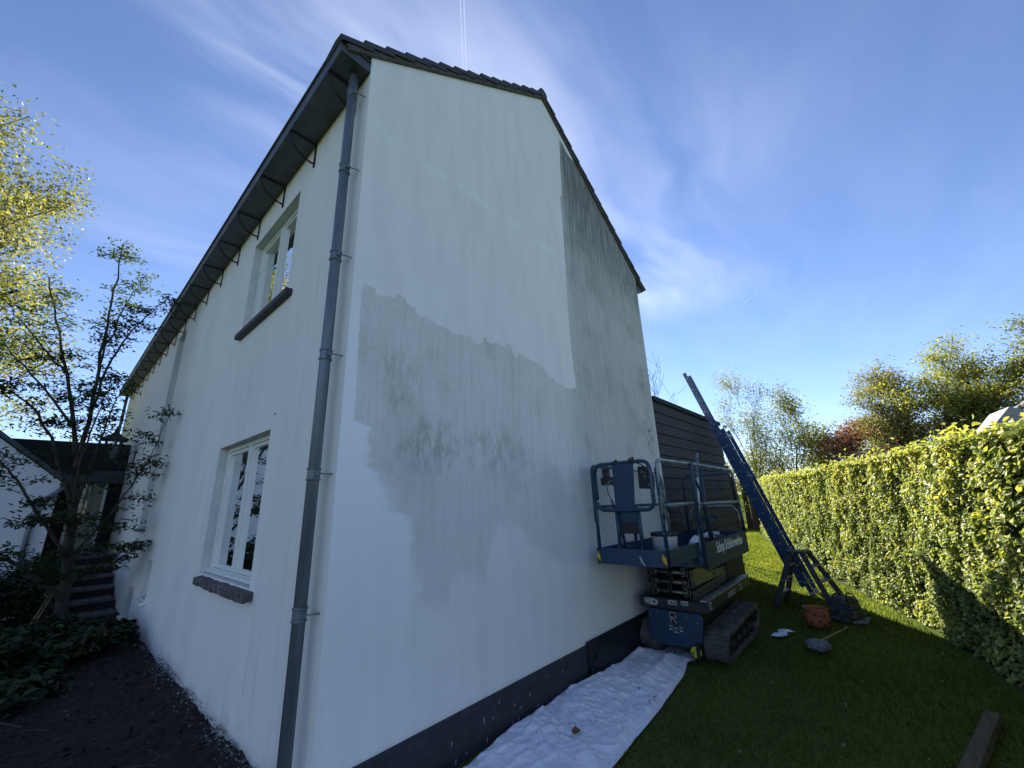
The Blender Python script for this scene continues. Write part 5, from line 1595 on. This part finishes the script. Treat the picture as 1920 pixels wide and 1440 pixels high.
def make_tree(name, base, height, label, lm, bm, seed, nleaf, lsize, spread=1.0, group=None, cl=.5, trunk_r=.2, n_main=6, up=.7, lean=(0, 0), wind=None, flat=1.0, first=.25,
              keep=None, levels=3, cat='tree', tone0=.5, wob=.12, aspect=.62):
    rng = np.random.default_rng(seed)
    polys, tips = branch_tree(base, height, spread, rng, n_main, levels, trunk_r, lean, first, up, wob)
    t = thing(name, base, label, cat, group)
    mb = MB()
    for pts, rs in polys:
        mb.tube(pts, [max(.006, r_) for r_ in rs], 6 if rs[0] > .03 else 4, cap=False)
    mb.build('trunk', MATS[bm], t, fix=False)
    T = np.array([tuple(v) for v in tips])
    if keep is not None: T = T[keep(T)]
    if nleaf:
        idx = rng.integers(0, len(T), nleaf)
        off = rng.normal(0, 1, (nleaf, 3))*cl*np.array([1, 1, .6*flat])
        P = T[idx]+off
        if wind is not None: P = P+np.array(wind)*np.abs(rng.normal(0, 1, (nleaf, 1)))*cl
        ctr = T.mean(0)
        Nn = unit(P-ctr)*.5+np.array([0, 0, .8])
        tone = np.clip(tone0+rng.normal(0, .22, nleaf)+(fbm(P[:, 0]*1.1, P[:, 2]*1.1, 2)-.5)*.7, 0, 1)
        o = leaves('crown', P, Nn, np.full(nleaf, lsize), MATS[lm], t, rng, tone=tone, simple=True, jitter=.8, aspect=aspect,
                   along=None if wind is None else np.tile([wind], (nleaf, 1)).astype(float))
        o['kind'] = 'stuff'
    return t


def pos(az, dist):
    return (CAM[0]+dist*math.sin(R(az)), CAM[1]+dist*math.cos(R(az)), 0)


make_tree('garden_tree', pos(-17.0, 18.5), 14.2, 'large sunlit yellow green tree filling the left edge', 'big_tree_leaf', 'bark_dark', 47, 100000, .105, spread=.98, cl=.30, trunk_r=.28, n_main=14, up=.6, first=.05, tone0=.55, levels=4)
make_tree('garden_tree', pos(2.5, 33), 6.5, 'small pale tree seen between maple and house end', 'big_tree_leaf', 'bark', 43, 2200, .16, spread=.9, cl=.35, trunk_r=.12, tone0=.7)
# trees beyond the hedge
make_tree('willow', pos(79.0, 27), 7.6, 'wind blown pale willow with thin upright stems beyond the hedge', 'willow_leaf', 'bark', 5, 9000, .15, spread=.62, cl=.30, trunk_r=.07, n_main=9, up=1.25, first=.02, wind=(-.5, .5, .55), aspect=.32, tone0=.55)
make_tree('willow', pos(81.8, 26.5), 7.3, 'second wind blown willow stem leaning right beyond the hedge', 'willow_leaf', 'bark', 16, 6500, .15, spread=.55, cl=.30, trunk_r=.07, n_main=7, up=1.25, first=.02, wind=(-.5, .5, .55), aspect=.32, tone0=.5, lean=(.2, -.8))
make_tree('young_tree', pos(85.4, 27), 6.0, 'slim grey green tree between the willow and the copper tree', 'green_leaf', 'bark', 8, 5500, .13, spread=.75, cl=.28, trunk_r=.09, n_main=7, up=.9, tone0=.5)
make_tree('copper_tree', pos(88.2, 26), 4.9, 'reddish brown leaved small tree above the hedge', 'copper_leaf', 'bark_dark', 9, 6000, .12, spread=.95, cl=.28, trunk_r=.1, n_main=7, up=.6, tone0=.5)
make_tree('broad_tree', pos(92.6, 31), 8.2, 'wide olive brown budding tree behind the hedge', 'olive_leaf', 'bark_dark', 22, 25000, .12, spread=.95, cl=.26, trunk_r=.2, n_main=13, up=.7, first=.04, tone0=.5, levels=4)
make_tree('broad_tree', pos(90.0, 34), 6.6, 'lower olive tree filling the gap behind the copper tree', 'olive_leaf', 'bark_dark', 62, 15000, .12, spread=1.0, cl=.28, trunk_r=.18, n_main=11, up=.6, first=.04, tone0=.4, levels=4)
make_tree('broad_tree', pos(97.6, 30), 9.0, 'tall green tree behind the neighbouring roof', 'green_leaf', 'bark_dark', 24, 30000, .12, spread=.95, cl=.28, trunk_r=.24, n_main=14, up=.7, first=.04, tone0=.6, levels=4)
make_tree('broad_tree', pos(103.5, 29), 8.6, 'dense dark green tree at the right edge', 'green_leaf', 'bark_dark', 25, 30000, .12, spread=.95, cl=.28, trunk_r=.24, n_main=14, up=.7, first=.04, tone0=.4, levels=4)
make_tree('bare_tree', pos(68.3, 17), 6.9, 'thin leafless tree top poking above the black annexe', 'green_leaf', 'bark', 31, 60, .06, spread=.7, cl=.1, trunk_r=.05, n_main=6, up=1.1)
make_tree('far_shrub', pos(83.2, 24), 3.2, 'rounded light green bush behind the hedge end', 'green_leaf', 'bark', 33, 2600, .12, spread=1.0, cl=.25, trunk_r=.05, n_main=7, up=.5, first=.05, cat='bush', tone0=.7)
make_tree('far_shrub', pos(77.2, 25), 3.6, 'pale bush at the foot of the willow', 'willow_leaf', 'bark', 34, 2400, .12, spread=1.0, cl=.28, trunk_r=.05, n_main=7, up=.5, first=.05, cat='bush', tone0=.5)
make_tree('far_shrub', pos(73.3, 27), 3.4, 'leafy bush seen between the annexe and the ladder', 'green_leaf', 'bark', 36, 2400, .13, spread=1.0, cl=.28, trunk_r=.05, n_main=7, up=.5, first=.05, cat='bush', tone0=.45)
# old dark trunks at the end of the lawn
for k, (x, y, w, lab) in enumerate([(22.5, 3.2, .30, 'leftmost leaning dark trunk at the end of the lawn'), (23.0, 2.75, .24, 'middle dark trunk at the end of the lawn'), (22.3, 2.30, .30, 'dark trunk nearest the hedge end')]):
    t = thing('old_trunk', (x, y, 0), lab, 'trunk', 'dark trunks at the end of the lawn')
    mb = MB(); mb.tube([(x, y, -.05), (x-.03, y+.03, .5), (x-.04, y+.02, 1.2), (x+.02, y+.06, 2.0), (x+.05, y+.1, 3.2)], [w*.75, w*.55, w*.5, w*.45, w*.3], 10)
    mb.build('trunk', MATS['bark_dark'], t)

# ------------------------------------------------------------------ neighbouring roof beyond the hedge
NB = thing('neighbour_house', pos(99, 22), 'neighbouring house with grey tiled roof and dormer beyond the hedge', 'house')
def azp(az, dist, z):
    p = pos(az, dist); return (p[0], p[1], z)
m = MB(); A, B_, C_, D_ = azp(94.5, 24, 2.75), azp(101.5, 20, 4.15), azp(108, 20, 4.1), azp(97, 21, 2.4)
m.add([A, B_, C_, azp(108, 17.5, 2.4), D_], [(0, 1, 2, 3, 4)]); m.add([A, B_, C_, azp(108, 26, 2.4), azp(96, 28, 2.4)], [(0, 1, 2, 3, 4)]); m.build('roof', MATS['roof_grey'], NB, fix=False)
m = MB(); m.box((azp(99, 21, 0)[0]-1, azp(99, 21, 0)[1]-3.5, 0), (azp(99, 21, 0)[0]+3, azp(99, 21, 0)[1]+2.0, 2.5)); m.build('wall', MATS['white_wall'], NB)
d0 = Vector(azp(98.4, 19.5, 0)); e0 = Vector(azp(103.5, 19.5, 0)); mid = (d0+e0)/2
inn = Vector((1.6, .2, 0))
m = MB(); m.add([d0+Vector((0, 0, 3.35)), Vector(azp(100.1, 19.5, 4.02)), e0+Vector((0, 0, 3.35)), d0+inn+Vector((0, 0, 3.35)), Vector(azp(100.1, 19.5, 4.02))+inn, e0+inn+Vector((0, 0, 3.35))],
               [(0, 1, 4, 3), (1, 2, 5, 4), (0, 2, 1)]); m.build('dormer_roof', MATS['fascia'], NB, fix=False)
m = MB(); m.add([d0+Vector((.05, 0, 2.4)), e0+Vector((.05, 0, 2.4)), e0+Vector((.05, 0, 3.3)), d0+Vector((.05, 0, 3.3))], [(0, 1, 2, 3)]); m.build('dormer_front', MATS['black_wall'], NB, fix=False)
nr = Vector(B_)-Vector(A)
for k in range(16):
    p = Vector(A)+nr*(k/16); q = Vector(A)+nr*((k+1.15)/16)
    m = MB(); m.tube([p+Vector((0, 0, .03)), q+Vector((0, 0, .05))], [.10, .085], 8); m.build('ridge_tile', MATS['roof_grey'], NB)


# ------------------------------------------------------------------ Japanese maple beside the side wall
def build_maple():
    rng = np.random.default_rng(77)
    base = (-.72, 7.0, .06)
    t = thing('maple', base, 'slender multi stemmed maple with layered small leaves by the side wall', 'tree')
    S = {
        'trunk': ([(-.70, 7.0, 0), (-.72, 7.0, .2), (-.77, 7.0, .54), (-.83, 7, 1.15), (-.91, 7, 1.86), (-1.01, 7, 2.52)], .115, .05),
        's1': ([(-1.01, 7, 2.52), (-1.15, 7.05, 3.21), (-1.4, 7.2, 4.12), (-1.7, 7.4, 5.08), (-1.94, 7.6, 5.9)], .04, .010),
        's2': ([(-1.01, 7, 2.52), (-1.01, 6.9, 3.29), (-1.06, 6.8, 4.19), (-1.1, 6.7, 5.13), (-1.15, 6.7, 6.06), (-1.16, 6.7, 6.53)], .04, .006),
        's3': ([(-1.01, 6.9, 3.29), (-.97, 6.5, 4.13), (-.83, 6.3, 4.69), (-.62, 6.1, 5.14), (-.45, 6.0, 5.45)], .025, .005),
        's4': ([(-.91, 7, 1.86), (-1.37, 6.8, 2.98), (-1.64, 6.5, 3.4), (-1.86, 6.3, 3.52), (-2.25, 6.2, 3.56)], .03, .006),
        's5': ([(-.77, 7, .54), (-1.04, 6.7, .87), (-1.26, 6.4, 1.13), (-1.5, 6.2, 1.3), (-1.8, 6.1, 1.4)], .055, .014),
        's6': ([(-.83, 7, 1.15), (-.6, 6.6, 1.6), (-.42, 6.3, 2.11), (-.27, 6.0, 2.55), (-.18, 5.9, 2.98), (-.13, 5.8, 3.41)], .022, .003),
        's7': ([(-.81, 7, .9), (-.5, 6.6, .93), (-.33, 6.3, 1.13), (-.2, 6.0, 1.27), (-.12, 5.75, 1.38)], .016, .003),
        's8': ([(-1.4, 7.2, 4.12), (-1.74, 7, 4.45), (-2.04, 7, 4.83), (-2.26, 7, 5.12)], .02, .005),
        's9': ([(-1.06, 6.8, 4.19), (-1.0, 6.7, 5.0), (-.93, 6.6, 5.47), (-.8, 6.5, 5.9)], .02, .004),
        's10': ([(-.91, 7, 1.86), (-1.0, 6.5, 2.64), (-.93, 6.2, 3.45), (-.89, 6, 3.94)], .022, .004),
        's11': ([(-.83, 7, 1.15), (-1.29, 6.5, 1.87), (-1.56, 6.2, 2.3), (-1.79, 6, 2.55), (-2.1, 5.9, 2.7)], .03, .006),
        's12': ([(-1.15, 7, 3.2), (-1.77, 7.2, 4.04), (-2.14, 7.4, 4.46), (-2.5, 7.5, 4.6)], .022, .005),
        's13': ([(-.91, 7, 1.86), (-.85, 6.9, 2.6), (-.8, 6.7, 3.3), (-.72, 6.5, 3.9)], .028, .006),
        's14': ([(-.88, 7, 1.5), (-.95, 6.4, 1.7), (-1.15, 6.0, 1.75), (-1.4, 5.7, 1.72)], .02, .004),
        's15': ([(-.83, 7, 1.15), (-.7, 6.6, 1.25), (-.62, 6.3, 1.5), (-.5, 6.1, 1.62)], .018, .004),
    }
    mb = MB(); tips = []
    for k, (pts, r0, r1) in S.items():
        q = [Vector(p) for p in pts]
        # resample with slight wobble
        fine = []
        for i in range(len(q)-1):
            for s in range(4):
                fine.append(q[i].lerp(q[i+1], s/4)+Vector(rng.normal(0, .010, 3)))
        fine.append(q[-1])
        n = len(fine); rs = [r0+(r1-r0)*(i/(n-1))**.7 for i in range(n)]
        if k == 'trunk': rs[0] *= 1.35; rs[1] *= 1.15
        mb.tube(fine, rs, 8 if r0 > .03 else 5, cap=False)
        if k == 'trunk': continue
        # side twigs, held rather flat
        L = sum((fine[i+1]-fine[i]).length for i in range(n-1))
        for j in range(int(L*11)):
            i = int(rng.uniform(.18, 1)*(n-1)); p = fine[i]
            a = rng.uniform(0, 2*math.pi); l = rng.uniform(.12, .42)*(1.15-.5*i/n)
            d = Vector((math.cos(a), math.sin(a), rng.uniform(-.05, .45)))
            e = p+d*l; mid_ = p+d*l*.5+Vector((0, 0, .02))
            if e.x > -.05: continue
            mb.tube([p, mid_, e], [.004, .003, .0018], 3, cap=False)
            tips += [mid_, e, e, p+d*l*.8]
        tips += [fine[-1]]*3
    mb.build('trunk', mat('maple_bark', (.065, .06, .05), .95, c2=(.035, .032, .028), scale=8, stretch=(3, 3, .5), bump=1, bscale=20), t, fix=False)
    T = np.array([tuple(v) for v in tips])
    n = 11500
    idx = rng.integers(0, len(T), n)
    P = T[idx]+rng.normal(0, 1, (n, 3))*np.array([.085, .085, .032])
    dens = np.where(T[idx][:, 2] < 2.2, 1.0, .80)
    k = (rng.random(n) < dens) & (P[:, 0] < -.02)
    P = P[k]; n = len(P)
    Nn = np.tile([[0, 0, 1.0]], (n, 1))
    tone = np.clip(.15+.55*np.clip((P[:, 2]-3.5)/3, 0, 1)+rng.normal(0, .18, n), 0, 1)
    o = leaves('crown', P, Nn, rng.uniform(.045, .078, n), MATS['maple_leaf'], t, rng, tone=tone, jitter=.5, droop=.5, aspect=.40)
    o['kind'] = 'stuff'
    # tie wires
    st = thing('garden_stake', (-1.18, 5.9, .03), 'slanting bamboo stakes tied to the maple trunk', 'stake')
    for dx in (0, .035):
        m = MB(); m.tube([(-1.22+dx, 5.75, 0), (-.90+dx, 7.0-.08, .80)], .011, 8); m.build('cane', MATS['bamboo'], st)
    for z, y in ((.70, 6.85), (.38, 6.33)):
        m = MB(); c = Vector((-.94 if z > .5 else -1.07, y, z))
        m.tube([c+Vector((.05*math.cos(a), .03*math.sin(a), .02*math.sin(a))) for a in np.linspace(0, 2*math.pi, 12)], .005, 5); m.build('tie', MATS['stick'], st)


build_maple()


# ------------------------------------------------------------------ dark shrubs in the soil bed
def shrub(i, x, y, r_, h, lab, n, ls, seed, z0=.08):
    rng = np.random.default_rng(seed)
    t = thing('shrub', (x, y, z0), lab, 'shrub', 'shaded shrubs in the soil bed')
    mb = MB(); tips = []
    for k in range(13):
        a = rng.uniform(0, 2*math.pi); e = rng.uniform(.2, 1.2)
        d = Vector((math.cos(a)*math.sin(e)*r_, math.sin(a)*math.sin(e)*r_, math.cos(e)*h))
        p = Vector((x, y, z0-.03)); q = p+d*.55+Vector((0, 0, .06)); w = p+d
        mb.tube([p, q, w], [.010, .006, .003], 4, cap=False); tips += [q, w, w, q.lerp(w, .5)]
    mb.build('stems', MATS['twig'], t, fix=False)['kind'] = 'stuff'
    T = np.array([tuple(v) for v in tips])
    idx = rng.integers(0, len(T), n)
    P = T[idx]+rng.normal(0, 1, (n, 3))*np.array([r_*.22, r_*.22, h*.13])
    P = P[(P[:, 0] < -.03)]; P[:, 2] = np.maximum(P[:, 2], z0+.02)
    n = len(P)
    Nn = unit(P-np.array([x, y, z0]))*.6+np.array([0, 0, .9])
    o = leaves('foliage', P, Nn, np.full(n, ls), MATS['shrub_leaf'], t, rng, tone=np.clip(.35+.4*(P[:, 2]-z0)/h+rng.normal(0, .22, n), 0, 1), jitter=.4, droop=.9, aspect=.5)
    o['kind'] = 'stuff'


for i, a in enumerate([
    (-.62, 5.2, .42, .34, 'broad leaved shrub nearest the wall in front of the maple', 900, .13, 1),
    (-1.15, 4.9, .45, .38, 'broad leaved shrub in the middle of the soil bed', 900, .14, 2),
    (-.30, 5.9, .30, .26, 'low shrub pressed against the side wall', 600, .10, 3),
    (-1.55, 5.6, .50, .42, 'shrub by the foot of the bamboo stakes', 900, .13, 4),
    (-.85, 6.2, .40, .34, 'small shrub around the foot of the maple', 900, .10, 5),
    (-1.25, 3.9, .40, .26, 'low dark shrub nearest the camera at the left edge', 700, .13, 6),
    (-1.75, 7.4, .70, .95, 'tall dark shrub left of the maple trunk', 2000, .10, 7),
    (-1.15, 8.3, .55, .85, 'dark shrub behind the maple trunk', 1700, .09, 8),
    (-1.95, 8.9, .60, .80, 'dark shrub below the white outbuilding wall', 1500, .09, 9),
    (-.95, 9.2, .35, 1.05, 'shrub beside the steps below the glass door', 1300, .08, 10),
]):
    shrub(i, *a)

# ------------------------------------------------------------------ contrails
def trail_mat():
    m = bpy.data.materials.new('vapour'); m.use_nodes = True
    nt = m.node_tree; N, L = nt.nodes.new, nt.links.new
    nt.nodes.remove(nt.nodes['Principled BSDF']); out = nt.nodes['Material Output']
    t = N('ShaderNodeBsdfTranslucent'); t.inputs['Color'].default_value = (.9, .93, 1, 1)
    d = N('ShaderNodeBsdfDiffuse'); d.inputs['Color'].default_value = (.9, .93, 1, 1)
    a = N('ShaderNodeMixShader'); a.inputs[0].default_value = .7; L(d.outputs[0], a.inputs[1]); L(t.outputs[0], a.inputs[2])
    tr = N('ShaderNodeBsdfTransparent'); b = N('ShaderNodeMixShader'); b.inputs[0].default_value = .11
    L(tr.outputs[0], b.inputs[1]); L(a.outputs[0], b.inputs[2]); L(b.outputs[0], out.inputs['Surface'])
    MATS['vapour'] = m


trail_mat()


def sky_pt(az, el, alt=9000):
    r_ = alt/math.tan(R(el)); return Vector((CAM[0]+r_*math.sin(R(az)), CAM[1]+r_*math.cos(R(az)), alt))


for k, (A, B, rad, lab) in enumerate([((41.2, 62.5), (42.15, 51.5), 9, 'faint double vapour trail above the roof'), ((81.4, 22.8), (83.3, 23.7), 16, 'short bright vapour trail in the right part of the sky')]):
    p, q = sky_pt(*A), sky_pt(*B)
    t = thing('contrail', p, lab, 'contrail')
    for off in ((-1, 1) if k == 0 else (0,)):
        s = (q-p).cross(Vector((0, 0, 1))).normalized()*34*off
        m = MB(); n = 14
        m.tube([p.lerp(q, i/n)+s for i in range(n+1)], [rad*(.4 if i in (0, n) else 1)*(1+.2*math.sin(i*2.1)) for i in range(n+1)], 8, cap=False)
        m.build('trail', MATS['vapour'], t, fix=False)

# remove the placeholder that carries nothing
bpy.data.objects.remove(BM2)
